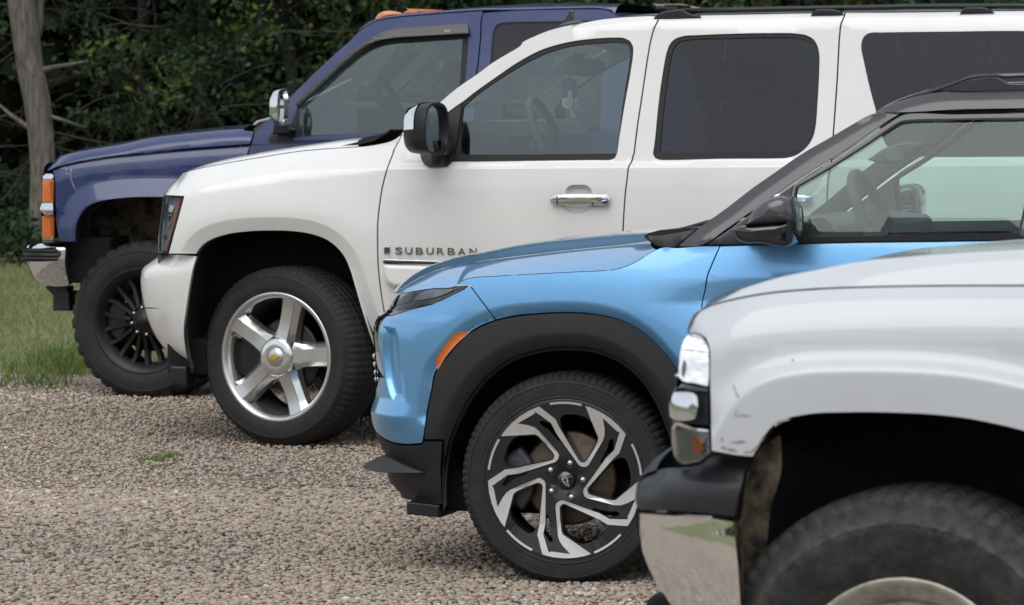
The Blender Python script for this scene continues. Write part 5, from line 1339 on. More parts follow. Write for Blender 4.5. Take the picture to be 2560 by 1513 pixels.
c.panel('lamp_bezel', CHROME, z('B', 390, 578, 515, 578, 515, 700, 440, 700, 388, 640), sk=sbz, grid=0.015, gap=0.0)
c.panel('lamp_bezel', CHROME, z('B', 412, 918, 523, 918, 523, 934, 412, 934), off=0.004, grid=None, gap=0.0)
c.panel('lamp_backing', mat('grey_green_lamp_backing', (0.10, 0.12, 0.10), 0.4), z('B', 414, 936, 522, 936, 522, 960, 414, 960), off=0.0, grid=None, gap=0.0)
gz0 = c.at(z('B', 410, 930), -0.8)[0][1]; gz1 = c.at(z('B', 410, 300), -0.8)[0][1]
fascia(c, 'grille', GLOSSBLK, gz0, gz1, s3, 0.03)
fascia(c, 'grille_bar', CHROME, (gz0 + gz1) / 2 - 0.04, (gz0 + gz1) / 2 + 0.04, s3, 0.028)
fascia(c, 'hood_lip', NAVY, gz1, s3.nose[-1, 1], s3, 0.03)
s4 = Skin(0.985, zc=0.80, b=1.1, barb=0.3); s4.Rc = 0.20
bsil = z('C', 205, 165, 200, 300, 205, 320, 222, 370, 242, 420, 275, 452, 310, 472, 350, 485)
s4.nose = nose_of(c, s4, bsil)
bo_ = cat(z('C', 205, 190, 205, 165, 240, 152, 350, 146, 490, 146, 508, 155, 510, 200, 506, 300, 512, 360, 528, 430, 540, 472, 520, 482, 350, 485, 310, 472, 275, 452, 242, 420, 222, 370, 205, 320, 200, 300))
tb = c.at(smooth_poly(z('C', 195, 165, 240, 150, 350, 146, 510, 146, 560, 146), 8, False), -0.95); s4.rounds = [(tb[np.argsort(tb[:, 0])], 0.035, 2.2)]
bp = c.panel('front_bumper', CHROME, bo_, sk=s4, grid=0.014, flange=0.05)
fascia(c, 'front_bumper_face', CHROME, s4.nose[0, 1] + 0.01, s4.nose[-1, 1], s4, 0.03)
zr0 = c.at(z('C', 300, 195), -0.95)[0][1]
rib_n = 5
s5 = s4.copy(); s5.rounds = []; s5.nose = s4.nose - (0.035, 0); zlo = c.at(z('C', 300, 290), -0.95)[0][1]
s5.extra = [lambda x, zz: 0.004 * np.sin((zz - zlo) / (zr0 - zlo) * 2 * math.pi * rib_n)]
c.panel('bumper_pad', BLKPLASTIC, z('C', 172, 200, 190, 190, 300, 184, 415, 178, 440, 190, 468, 240, 440, 292, 300, 296, 190, 296, 172, 280), sk=s5, off=0.014, grid=0.008, flange=0.03)
hk = c.at(z('C', 345, 487, 525, 482, 520, 520, 535, 545, 540, 672, 408, 670, 408, 550), -0.80)
prism_y('tow_hook_bracket', hk, -0.80, -0.70, BLKPLASTIC, c.root, 0.006)
hk2 = c.at(z('C', 500, 510, 590, 515, 590, 545, 510, 530), -0.72); prism_y('tow_hook_bracket', hk2, -0.74, -0.70, BLKPLASTIC, c.root, 0.004)
# mirror
zmx = c.at(z('D', 330, 1045), -1.15)[0]
secs = [(zmx[0] - 0.055, -1.16, zmx[1], 0.02, 0.03), (zmx[0] - 0.048, -1.16, zmx[1], 0.06, 0.06), (zmx[0] - 0.02, -1.16, zmx[1], 0.09, 0.088), (zmx[0] + 0.01, -1.16, zmx[1], 0.10, 0.094)]
mo = housing_mirror(c, 'door_mirror', secs, None, CHROME, yaw=-2); c.mirror(mo)
pillow('mirror_arm', c.at(z('T', 950, 720, 1330, 760, 1420, 900, 1330, 1010, 900, 1010), -1.03), -1.02, 0.05, 0.01, BLKPLASTIC, mo)
c.panel('mirror_base', BLKPLASTIC, z('T', 735, 1215, 735, 1140, 800, 1020, 930, 830, 1060, 700, 1220, 760, 1340, 740, 1520, 260, 1545, 260, 1500, 1080, 1400, 1130, 1350, 1232), off=0.010, grid=None, flange=0.03)
# cab lamps on the roof front edge
for q, (pts, yy_) in enumerate(((z('D', 1252, 202, 1265, 165, 1292, 135, 1340, 113, 1440, 112, 1495, 128, 1510, 140, 1400, 165), -0.55), (z('D', 1520, 140, 1560, 108, 1620, 99, 1715, 104, 1725, 112, 1640, 125), -0.30), (z('D', 1720, 112, 1750, 104, 1800, 108, 1810, 116), 0.0))):
    P = c.at(smooth_poly(pts, 4), yy_)
    b_ = pillow('cab_lamp', P, yy_, 0.05, 0.02, mat('pale_amber_dome', (0.80, 0.28, 0.12), 0.35, coat=0.6, var=0.15), c.root, scale=True)  # dome plastic in a paler amber than the other lenses
    if q < 2: c.mirror(b_)
# wiper and cowl
cw = c.at(z('T', 110, 905, 150, 850, 240, 800, 340, 790, 360, 820, 600, 775, 480, 870, 400, 885), -0.55)
prism_y('wiper_cowl', cw, -0.80, 0.80, BLKPLASTIC, c.root)
wa = c.at(z('T', 380, 770, 430, 700, 770, 580), -0.55)
tube('wiper_arm', [(wa[0][0], -0.55, wa[0][1]), (wa[1][0], -0.53, wa[1][1]), (wa[2][0], -0.45, wa[2][1]), (wa[2][0] + 0.3, 0.0, wa[2][1] + 0.2)], 0.009, mat('grey_wiper_arm', (0.42, 0.43, 0.46), 0.5), c.root, 8)
# cabin
sw = c.at(z('D', 1400, 1080), -0.40)[0]
steering(c, sw, 0.19, 22, DARKTRIM, -0.40)
dash = cat(c.at(z('D', 300, 1250, 500, 1130, 850, 1005, 1000, 1000, 1200, 1010, 1280, 1060, 1290, 1200, 1290, 1484, 300, 1484), -0.3))
prism_y('dashboard', dash, -0.78, 0.78, GREYTRIM, c.root)
for yy_ in (-0.40, 0.40): seat(c, sw[0] + 0.62, yy_, sw[1] - 0.30, DARKTRIM, h=0.52)
c.panel('door_trim', GREYTRIM, dr_o, [win_g], off=-0.05, flange=0, grid=None, gap=0.02)
c.panel('door_trim', GREYTRIM, rw_side, [rwg], off=-0.05, flange=0, grid=None, gap=0.02)
hlh = A_[8:] + (0, -0.05); c.loft('headlining', GREYTRIM, hlh, hlh + (0, 0.02), p=4, local=True, off=-0.05)
body_core(c, -0.30, 4.9, 0.55, 0.50, 0.68, name='underbody')
body_core(c, -0.35, 0.7, 0.45, 0.52, 1.10, name='engine_bay')
box('dark_filler_box', -0.47, -0.20, -0.86, 0.86, 0.58, 0.82, DARK, c.root, 0.02)  # plain dark block added so the space behind the bumper stays dark
box('axle', -0.06, 0.06, -0.7, 0.7, 0.33, 0.45, DARK, c.root, 0.02)
box('axle', 3.54, 3.66, -0.7, 0.7, 0.33, 0.45, DARK, c.root, 0.02)
liner(c, LINER, archl[::2], 0.93, 0.40)
hubx, hubz = c.at([(357, 803)], -0.95)[0]
wh = wheel(c, 'wheel', hubx, hubz, 0.412, 0.268, 0.30, 6.5, 0.95, 'mesh', TYRE, lug=0.013, nlug=34, bulge=0.018)
four_wheels(c, wh, 3.6)
c.finish()

# ================================================================== nearest white pickup
W4 = Car('white_pickup', 'dusty white pickup nearest the camera, its chrome bumper topped with a black pad', 'pickup truck', (2261, 1738), 2223, 12, 0.955, GRP)
c = W4
s6 = Skin(0.975, zc=0.98, b=0.16, barb=0.22, ledge=0.012, tum=0.2)
s6.belt = np.array([(-2, 9), (0.84, 9), (0.85, 1.18), (6, 1.18)])
c.sk = s6
s6.Rc = 0.12
s6.nose = nose_of(c, s6, cat(z('N', 480, 478, 430, 520, 402, 580, 392, 612, 398, 640, 375, 690, 355, 760, 342, 860, 338, 905), z('N', 330, 960, 305, 1020, 298, 1060, 300, 1200, 300, 1300), z('O', 310, 330, 340, 420)))
arch_px = z('O', 812, 366, 822, 350, 850, 298, 885, 238, 940, 172, 1030, 126, 1150, 101, 1400, 88, 1700, 90, 1950, 103, 2150, 126, 2350, 165, 2511, 205, 2750, 290, 2950, 420, 3080, 600, 3140, 800)
archl = c.at(smooth_poly(arch_px, 10, False), -0.97)
s6.flares.append((archl, 0.080, 0.030, 0.80, 0.024))
hoodline = z('N', 545, 455, 700, 415, 900, 380, 1200, 353, 1600, 338, 2000, 332, 2511, 331, 3000, 330, 3700, 334)
topl = c.at(smooth_poly(hoodline, 10, False), -0.95)
s6.rounds.append((topl[np.argsort(topl[:, 0])], 0.10, 0.55))
door_x = z('N', 3720, 334, 3640, 700, 3600, 1100, 3590, 1500)
fender_o = cat(z('N', 484, 476), hoodline, door_x[1:], z('O', 3200, 1050), arch_px[::-1], z('O', 700, 356, 600, 338, 541, 328), z('N', 536, 1100, 533, 1000, 531, 930, 524, 715, 502, 668, 462, 647, 400, 640, 392, 610, 402, 580, 430, 520))
DIRTY = COOLWHITE
c.panel('fender', COOLWHITE, fender_o, grid=0.02, feats=[offset_line(archl, q) for q in (0.02, 0.072, 0.080, 0.088, 0.096, 0.104, 0.114, 0.126)], step=8)
hc4 = z('N', 484, 474, 540, 448, 640, 395, 740, 337, 850, 295, 1000, 246, 1200, 201, 1500, 142, 1800, 111, 2100, 86, 2511, 63, 3000, 45, 3500, 35)
E = resamp(c.cast(smooth_poly(hoodline, 8, False)), 90)
RG = resamp(c.at(smooth_poly(hc4 + np.stack([np.zeros(13), np.r_[2, 3, 5, 8, 10, 13, 15, 16, 17, 18, 19, 20, 20]], 1), 8, False), -0.86), 90)
CC = resamp(c.at(smooth_poly(hc4, 8, False), -0.12), 90)
CC[:, 0] = RG[:, 0] - 0.03
ye = s6(E[:, 0], E[:, 1]); rows = []
for t in np.linspace(0, 1, 10):
    rows.append((E + (RG - E) * (1 - (1 - t)**1.7), ye + (0.86 - ye) * t))
for t in np.linspace(0, 1, 14)[1:]:
    u_ = math.sin(t * math.pi / 2)
    rows.append((RG + (CC - RG) * u_, np.full(90, 0.86 * (1 - t))))
rows = rows + [(P - np.stack([np.zeros(90), 0.045 * np.clip(y / 0.86, 0, 1)**2], 1), -y) for P, y in rows[::-1][1:]]
V = [(P[i, 0], -y[i], P[i, 1]) for P, y in rows for i in range(90)]
F = [(a_ * 90 + i, a_ * 90 + i + 1, (a_ + 1) * 90 + i + 1, (a_ + 1) * 90 + i) for a_ in range(len(rows) - 1) for i in range(89)]
mesh_obj('hood', V, F, COOLWHITE, c.root)
fascia(c, 'hood_lip', COOLWHITE, c.at(z('N', 396, 640), -0.76)[0][1], s6.nose[-1, 1], s6, 0.06)
fascia(c, 'grille', GLOSSBLK, c.at(z('N', 305, 1020), -0.76)[0][1], c.at(z('N', 396, 640), -0.76)[0][1], s6, 0.05)
fascia(c, 'grille_bar', CHROME, c.at(z('N', 342, 860), -0.76)[0][1], c.at(z('N', 360, 740), -0.76)[0][1], s6, 0.06)
# scuffs, dirt lines and chips on the flare (worn patches with shapes of their own)
SCUFF = mat('scuffed_paint', (0.20, 0.17, 0.14), 0.8, col2=(0.45, 0.44, 0.42), vscale=90, fac=(0.4, 0.6))
for pts in (z('N', 680, 958, 688, 956, 708, 1010, 722, 1035, 716, 1042, 700, 1015), z('N', 690, 1155, 705, 1120, 712, 1122, 700, 1152, 760, 1146, 796, 1152, 796, 1158, 740, 1156), z('N', 1052, 798, 1066, 800, 1064, 812, 1052, 810),
            z('O', 608, 292, 640, 296, 690, 310, 712, 318, 705, 326, 660, 318, 612, 302), z('O', 752, 325, 800, 312, 832, 288, 850, 260, 856, 268, 836, 305, 806, 330, 760, 336), z('O', 655, 262, 760, 258, 775, 264, 700, 272), z('O', 612, 232, 622, 236, 618, 262, 606, 262),
            z('O', 930, 156, 960, 138, 1030, 118, 1045, 124, 990, 140, 950, 166), z('O', 855, 258, 872, 222, 884, 226, 868, 262)):
    c.panel('scuff', SCUFF, pts, off=0.0015, grid=None, flange=0, gap=0, step=3)
# headlamp, dark surround, chrome lamp, turn lamp
hl = z('N', 400, 648, 460, 647, 500, 668, 522, 712, 531, 930, 526, 968, 440, 948, 370, 936, 340, 906, 345, 860, 358, 735, 376, 682)
c.panel('lamp_backing', DARK, z('N', 410, 660, 500, 675, 525, 720, 545, 1000, 548, 1330, 480, 1370, 350, 1380, 330, 1200, 330, 1000, 350, 900), off=-0.035, grid=0.04, flange=0, gap=0)
sl6 = s6.copy(); sl6.nose = None; sl6.flares = []; sl6.rounds = []; sl6.W = 0.945
zl6 = c.at(z('N', 450, 800), -0.92)[0][1]
sl6.extra = [lambda x, zz: -0.20 * (zz - zl6) + 0.35 * np.minimum(0, x + 0.60)]
lamp = c.panel('headlight', FACETS, hl, sk=sl6, grid=0.03, gap=0.0, flange=0.05)
c.panel('lamp_bowl', mat('dim_lamp_reflector', (0.12, 0.12, 0.13), 0.3, 0.8), z('N', 366, 790, 392, 800, 402, 830, 396, 880, 378, 935, 352, 905, 350, 860), off=0.003, sk=sl6, grid=None, parent=lamp)
c.panel('lamp_rim', mat('grey_lamp_rim', (0.2, 0.2, 0.2), 0.4), z('N', 400, 644, 460, 643, 502, 664, 524, 706, 505, 692, 470, 668, 415, 662), off=0.004, sk=sl6, grid=None, parent=lamp)
c.panel('lamp_seam', mat('grey_lamp_rim', (0.2, 0.2, 0.2), 0.4), z('N', 385, 735, 525, 752, 525, 756, 385, 739), off=0.003, sk=sl6, grid=None, parent=lamp, gap=0)
pillow('lamp_clip', c.at(smooth_poly(z('N', 320, 897, 345, 886, 366, 912, 350, 915, 324, 905), 4), -0.88), -0.88, 0.012, 0.006, CHROME, c.root, scale=True)
c.panel('lamp_surround', CLAD, z('N', 345, 960, 375, 944, 440, 952, 530, 975, 534, 1215, 300, 1205, 300, 1050, 318, 1005), off=-0.012, grid=0.04, gap=0.001)
c.panel('lamp_surround_edge', GLOSSBLK, z('N', 340, 985, 360, 955, 520, 985, 528, 990, 526, 1003, 420, 990, 360, 976), off=0.0, grid=None, gap=0.0)
sm = s6.copy(); lc_ = c.cast(smooth_poly(z('N', 302, 1060, 306, 1020, 322, 1000, 380, 998, 455, 1008, 474, 1025, 479, 1060, 474, 1130, 462, 1165, 430, 1174, 330, 1168, 306, 1150), 5))
cl_ = lc_.mean(0)
sm.extra = [lambda x, zz: 0.035 * np.sqrt(np.clip(1 - np.maximum(np.abs(x - cl_[0]) / 0.075, np.abs(zz - cl_[1]) / 0.058)**2.5, 0, 1)) - 0.06 * np.clip(zz - cl_[1], -0.06, 0.06)]
c.panel('grille_end_cap', CHROME, lc_, sk=sm, local=True, smooth=False, grid=0.008, off=0.0, gap=0.0)
tl_o = z('O', 300, 175, 316, 145, 335, 140, 440, 176, 530, 188, 541, 330, 480, 380, 420, 396, 350, 398, 325, 380, 308, 330, 300, 250)
tl_ = c.panel('turn_lamp', LAMPIN, tl_o, off=-0.012, grid=0.03, gap=0.0)
c.panel('turn_lamp_rim', CHROME, z('O', 300, 178, 316, 145, 335, 140, 440, 176, 530, 188, 530, 200, 440, 190, 335, 160, 312, 185), off=0.004, grid=None, gap=0.0, parent=tl_)
c.panel('turn_reflector', AMBERDK, z('O', 432, 222, 470, 228, 506, 240, 506, 270, 490, 285, 505, 310, 470, 342, 424, 335), off=-0.006, grid=None, gap=0.0, parent=tl_)
for qx in (345, 362, 378, 394): c.panel('lens_rib', LENS, z('O', qx, 200, qx + 6, 202, qx + 6, 345, qx, 345), off=0.0, grid=None, gap=0.0, parent=tl_)
c.panel('turn_lamp_lens', LENS, tl_o, off=0.0, flange=0, grid=0.03, parent=tl_, gap=0.0)
c.panel('lamp_lower_trim', DARK, z('O', 345, 380, 430, 396, 540, 332, 600, 345, 520, 370, 470, 405, 430, 420, 360, 405), off=-0.015, grid=None, gap=0.0)
# bumper: black pad over pitted chrome
s7 = Skin(1.0, zc=0.74, b=0.35, barb=0.35); s7.Rc = 0.30
s7.nose = nose_of(c, s7, z('O', 190, 435, 110, 470, 80, 512, 70, 560, 68, 660, 78, 705, 82, 780, 95, 880, 130, 1000, 200, 1150, 270, 1288, 330, 1400, 380, 1500))
pad = z('O', 70, 560, 82, 510, 112, 470, 190, 436, 300, 424, 424, 416, 480, 396, 530, 362, 600, 344, 792, 371, 772, 430, 742, 560, 722, 640, 702, 744, 580, 729, 240, 704, 96, 699, 72, 655)
s7p = s7.copy(); tp = c.at(smooth_poly(z('O', 0, 470, 112, 468, 190, 434, 424, 412, 530, 360, 600, 342, 900, 342), 10, False), -0.95); tp = tp[np.argsort(tp[:, 0])]
s7p.rounds = [(tp, 0.055, 1.3)]; s7p.extra = [lambda x, zz: 0.012]
c.panel('bumper_pad', BLKPLASTIC, pad, sk=s7p, grid=0.016, flange=0.04)
chr_o = z('O', 84, 712, 96, 702, 240, 712, 580, 738, 694, 756, 706, 850, 722, 1000, 742, 1288, 752, 1420, 740, 1500, 380, 1500, 330, 1400, 270, 1288, 200, 1150, 130, 1000, 95, 880)
s7c = s7.copy(); s7c.zc = 0.572; s7c.b = 0.40; s7c.barb = 0.40
c.panel('front_bumper', PITTED, chr_o, sk=s7c, grid=0.02, flange=0.04)
fascia(c, 'bumper_face', PITTED, s7.nose[0, 1], c.at(z('O', 70, 690), -0.78)[0][1], s7, 0.06)
fascia(c, 'bumper_face_pad', BLKPLASTIC, c.at(z('O', 70, 690), -0.78)[0][1], s7.nose[-1, 1], s7, 0.06, off=-0.004)
c.panel('splash_shield', LINER, z('O', 742, 560, 776, 430, 800, 372, 850, 300, 990, 200, 1000, 420, 930, 700, 900, 1000, 880, 1135, 742, 1130, 722, 900), off=-0.09, grid=0.03, flange=0.0)
c.panel('bumper_end', LINER, z('O', 698, 756, 735, 740, 748, 560, 775, 440, 790, 440, 745, 760, 752, 1288, 742, 1288, 722, 1000), off=-0.03, grid=None, flange=0.05)
# doors, cab and bed carry on out of the picture
zt = 1.21
xd0, xd1, xd2 = 0.86, 1.98, 2.75
c.panel('front_door', COOLWHITE, np.array([(xd0 + 0.02, 1.17), (1.25, 1.42), (1.62, 1.78), (2.02, 1.82), (1.98, 1.2), (1.96, 0.42), (0.80, 0.40), (0.84, 0.9)]), [np.array([(1.10, 1.21), (1.34, 1.42), (1.66, 1.72), (1.94, 1.74), (1.93, 1.22)])], local=True, smooth=False, grid=0.07)
c.panel('window_glass', GLIGHT, np.array([(1.10, 1.21), (1.34, 1.42), (1.66, 1.72), (1.94, 1.74), (1.93, 1.22)]), local=True, smooth=False, grid=0.07, off=-0.01, flange=0, gap=-0.004)
c.panel('rear_cab_side', COOLWHITE, np.array([(2.03, 1.82), (2.7, 1.80), (2.82, 1.2), (2.80, 0.45), (1.97, 0.42), (1.99, 1.2)]), [np.array([(2.10, 1.22), (2.10, 1.72), (2.62, 1.70), (2.70, 1.24)])], local=True, smooth=False, grid=0.07)
c.panel('window_glass', GDARK, np.array([(2.10, 1.22), (2.10, 1.72), (2.62, 1.70), (2.70, 1.24)]), local=True, smooth=False, grid=0.07, off=-0.01, flange=0, gap=-0.004)
re_ = np.array([(1.60, 1.78), (1.7, 1.81), (2.02, 1.83), (2.7, 1.81)]); c.loft('roof', COOLWHITE, re_, re_ + (0, 0.05), p=4, local=True)
we_ = np.array([(0.80, 1.17), (1.25, 1.44), (1.60, 1.78)]); c.loft('windscreen', GSCREEN, we_, we_ + (-0.10, 0.03), p=2, local=True, off=-0.01)
be = np.array([(2.7, 1.81), (2.82, 1.2), (2.80, 0.5)]); c.loft('cab_back', COOLWHITE, be, be + (0.02, 0), p=4, local=True)
ra4 = arc_pts(3.64, 0.42, 0.50, 175, 5, 24)
c.panel('bed_side', COOLWHITE, np.vstack([[(2.86, 1.22), (4.95, 1.22), (4.97, 0.55)], ra4[::-1], [(2.86, 0.45)]]), local=True, smooth=False, grid=0.08)
be = np.array([(4.95, 1.22), (4.97, 0.55)]); c.loft('tailgate', COOLWHITE, be, be + (0.02, 0), p=4, local=True)
for yy_ in (-0.42, 0.42): seat(c, 1.75, yy_, 0.72, GREYTRIM)
prism_y('dashboard', [(0.86, 1.14), (1.0, 1.2), (1.25, 1.16), (1.25, 0.8), (0.86, 0.8)], -0.8, 0.8, GREYTRIM, c.root)
body_core(c, -0.55, 4.8, 0.72, 0.34, 0.52)
body_core(c, -0.45, 0.75, 0.48, 0.40, 1.02, name='engine_bay')
liner(c, DULL, archl[::2], 0.90, 0.42)
liner(c, DULL, ra4, 0.90, 0.40)
hubx, hubz = c.at([(2261, 1738)], -0.955)[0]
wh = wheel(c, 'wheel', hubx, hubz, 0.392, 0.218, 0.255, 6.5, 0.955, 'old', TYREDUST, lug=0.006, nlug=70, bulge=0.020)
four_wheels(c, wh, 3.64)
c.finish()
# ================================================================== ground, gravel, lawn and woodland
def ground_material():
    m = bpy.data.materials.new('gravel_and_turf_ground'); m.use_nodes = True
    t = m.node_tree; k = t.links.new; b = t.nodes['Principled BSDF']; b.inputs['Roughness'].default_value = 0.95
    tx = t.nodes.new('ShaderNodeTexCoord')
    def noise(sc, det=5):
        n = t.nodes.new('ShaderNodeTexNoise'); n.inputs['Scale'].default_value = sc; n.inputs['Detail'].default_value = det
        k(tx.outputs['Object'], n.inputs['Vector']); return n.outputs[0]
    def ramp(src, cols):
        r = t.nodes.new('ShaderNodeValToRGB'); k(src, r.inputs[0])
        while len(r.color_ramp.elements) < len(cols): r.color_ramp.elements.new(0.5)
        for e, (p, c_) in zip(r.color_ramp.elements, cols): e.position = p; e.color = (*c_, 1)
        return r.outputs[0]
    vo = t.nodes.new('ShaderNodeTexVoronoi'); vo.inputs['Scale'].default_value = 55; k(tx.outputs['Object'], vo.inputs['Vector'])
    sep0 = t.nodes.new('ShaderNodeSeparateColor'); k(vo.outputs['Color'], sep0.inputs[0])
    grav = ramp(sep0.outputs[0], [(0.0, (0.16, 0.135, 0.11)), (0.35, (0.29, 0.245, 0.20)), (0.7, (0.37, 0.315, 0.26)), (1.0, (0.50, 0.44, 0.37))])
    turf = ramp(noise(1.5, 8), [(0.3, (0.12, 0.15, 0.055)), (0.5, (0.17, 0.19, 0.08)), (0.7, (0.24, 0.225, 0.12))])
    sep = t.nodes.new('ShaderNodeSeparateXYZ'); k(tx.outputs['Object'], sep.inputs[0])
    def math_(op, a, b_):
        n = t.nodes.new('ShaderNodeMath'); n.operation = op
        for i, v in enumerate((a, b_)):
            if isinstance(v, (int, float)): n.inputs[i].default_value = v
            else: k(v, n.inputs[i])
        return n.outputs[0]
    ed = math_('MULTIPLY', math_('SUBTRACT', noise(0.6), 0.5), 4.0)
    inlot = math_('MULTIPLY', math_('MULTIPLY', math_('LESS_THAN', math_('ADD', sep.outputs[1], ed), 22.9), math_('GREATER_THAN', math_('ADD', sep.outputs[1], ed), 0.5)), math_('GREATER_THAN', math_('ADD', sep.outputs[0], ed), -8.0))
    mx_ = t.nodes.new('ShaderNodeMix'); mx_.data_type = 'RGBA'; k(inlot, mx_.inputs[0]); k(turf, mx_.inputs[6]); k(grav, mx_.inputs[7])
    k(mx_.outputs[2], b.inputs['Base Color'])
    bp = t.nodes.new('ShaderNodeBump'); bp.inputs['Strength'].default_value = 0.8; bp.inputs['Distance'].default_value = 0.012
    k(vo.outputs['Distance'], bp.inputs['Height']); bp.invert = True; k(bp.outputs[0], b.inputs['Normal'])
    return m
mesh_obj('ground', [(-600, -600, -0.012), (600, -600, -0.012), (600, 600, -0.012), (-600, 600, -0.012)], [(0, 1, 2, 3)], ground_material(), smooth=False)['kind'] = 'structure'

def attr_material(name, stops, rough=0.85, trans=0.0, vary=0.0):
    """colour from a per-piece random value stored on the mesh"""
    m = bpy.data.materials.new(name); m.use_nodes = True
    t = m.node_tree; k = t.links.new; b = t.nodes['Principled BSDF']; b.inputs['Roughness'].default_value = rough
    b.inputs['Specular IOR Level'].default_value = 0.3
    a = t.nodes.new('ShaderNodeAttribute'); a.attribute_name = 'rnd'
    r = t.nodes.new('ShaderNodeValToRGB'); k(a.outputs['Fac'], r.inputs[0])
    while len(r.color_ramp.elements) < len(stops): r.color_ramp.elements.new(0.5)
    for e, (p, c_) in zip(r.color_ramp.elements, stops): e.position = p; e.color = (*c_, 1)
    src = r.outputs[0]
    if vary:
        tx = t.nodes.new('ShaderNodeTexCoord'); n = t.nodes.new('ShaderNodeTexNoise'); n.inputs['Scale'].default_value = 160; n.inputs['Detail'].default_value = 3
        k(tx.outputs['Object'], n.inputs['Vector'])
        mr = t.nodes.new('ShaderNodeMapRange'); mr.inputs['To Min'].default_value = 1 - vary; mr.inputs['To Max'].default_value = 1 + vary; k(n.outputs[0], mr.inputs[0])
        x = t.nodes.new('ShaderNodeMix'); x.data_type = 'RGBA'; x.blend_type = 'MULTIPLY'; x.inputs[0].default_value = 1
        k(src, x.inputs[6]); k(mr.outputs[0], x.inputs[7]); src = x.outputs[2]
    k(src, b.inputs['Base Color'])
    if trans:
        tl = t.nodes.new('ShaderNodeBsdfTranslucent'); k(src, tl.inputs[0])
        ms = t.nodes.new('ShaderNodeMixShader'); ms.inputs[0].default_value = trans
        k(b.outputs[0], ms.inputs[1]); k(tl.outputs[0], ms.inputs[2]); k(ms.outputs[0], t.nodes['Material Output'].inputs[0])
    return m
def set_rnd(o, vals):
    a = o.data.attributes.new('rnd', 'FLOAT', 'POINT'); a.data.foreach_set('value', np.asarray(vals, np.float32))

STONE = attr_material('gravel_stones', [(0.0, (0.161, 0.144, 0.128)), (0.12, (0.271, 0.228, 0.182)), (0.35, (0.382, 0.307, 0.231)), (0.55, (0.452, 0.366, 0.280)), (0.68, (0.342, 0.317, 0.295)), (0.82, (0.502, 0.426, 0.339)), (0.93, (0.422, 0.287, 0.187)), (0.97, (0.663, 0.594, 0.511))], 0.85, vary=0.25)
def ico():
    t = (1 + 5**0.5) / 2
    V = np.array([(-1, t, 0), (1, t, 0), (-1, -t, 0), (1, -t, 0), (0, -1, t), (0, 1, t), (0, -1, -t), (0, 1, -t), (t, 0, -1), (t, 0, 1), (-t, 0, -1), (-t, 0, 1)], float)
    F = np.array([(0, 11, 5), (0, 5, 1), (0, 1, 7), (0, 7, 10), (0, 10, 11), (1, 5, 9), (5, 11, 4), (11, 10, 2), (10, 7, 6), (7, 1, 8), (3, 9, 4), (3, 4, 2), (3, 2, 6), (3, 6, 8), (3, 8, 9), (4, 9, 5), (2, 4, 11), (6, 2, 10), (8, 6, 7), (9, 8, 1)])
    return V / np.linalg.norm(V[0]), F
def octa():
    V = np.array([(1, 0, 0), (0, 1, 0), (-1, 0, 0), (0, -1, 0), (0, 0, 1.0), (0, 0, -0.6)]); F = np.array([(0, 1, 4), (1, 2, 4), (2, 3, 4), (3, 0, 4), (1, 0, 5), (2, 1, 5), (3, 2, 5), (0, 3, 5)])
    return V, F
def stones(name, pts, sizes, base, flat=0.55):
    V0, F0 = base; n = len(pts); k = len(V0)
    jit = 1 + rng.uniform(-0.15, 0.15, (n, k))
    P = V0[None] * jit[..., None]
    P = P * np.stack([rng.uniform(0.8, 1.35, n), rng.uniform(0.7, 1.1, n), rng.uniform(0.75, 1.25, n) * flat], 1)[:, None]
    a = rng.uniform(0, 2 * np.pi, n); ca, sa = np.cos(a)[:, None], np.sin(a)[:, None]
    tl = rng.normal(0, 0.18, n)[:, None]
    x, y, zz = P[..., 0], P[..., 1], P[..., 2]
    y, zz = y * np.cos(tl) - zz * np.sin(tl), y * np.sin(tl) + zz * np.cos(tl)
    x, y = x * ca - y * sa, x * sa + y * ca
    P = np.stack([x, y, zz], 2) * sizes[:, None, None] + pts[:, None]
    F = (F0[None] + (np.arange(n) * k)[:, None, None]).reshape(-1, 3)
    o = fast_mesh(name, P.reshape(-1, 3), F, STONE, smooth=True); o['kind'] = 'stuff'
    # patches of paler and darker stone drift over the lot
    f = 0.5 + 0.16 * np.sin(pts[:, 0] * 1.7 + np.sin(pts[:, 1] * 1.1)) + 0.13 * np.sin(pts[:, 1] * 2.3 + pts[:, 0])
    r = np.clip(rng.beta(1.6, 1.6, n) + (f - 0.5) * 0.6, 0, 1)
    set_rnd(o, np.repeat(r, k))
    return o
def scatter(n, y0, y1, pad=0.75, xmax=None):
    y = np.sqrt(rng.uniform(y0**2, y1**2, n)); h = 0.128 * y + pad
    x = rng.uniform(-1, 1, n) * h
    return x, y
def lot(n, y0, y1, smin, smax, lift=0.004):
    x, y = scatter(n, y0, y1)
    s_ = smin + (smax - smin) * rng.beta(1.3, 3.2, n)
    return np.stack([x, y, rng.uniform(-0.005, lift, n)], 1), s_
p_, s_ = lot(78000, 11.4, 15.6, 0.0055, 0.0195); g = stones('gravel', p_, s_, ico())
tag(g, 'loose tan and grey gravel covering the parking ground', 'gravel')
p_, s_ = lot(88000, 15.6, 23.4, 0.0075, 0.022); k_ = p_[:, 1] < 22.2 + 0.9 * np.sin(p_[:, 0] * 0.9) + rng.normal(0, 0.3, len(p_))
g = stones('gravel', p_[k_], s_[k_], octa()); tag(g, 'finer gravel stretching back to the grass edge behind the vehicles', 'gravel')

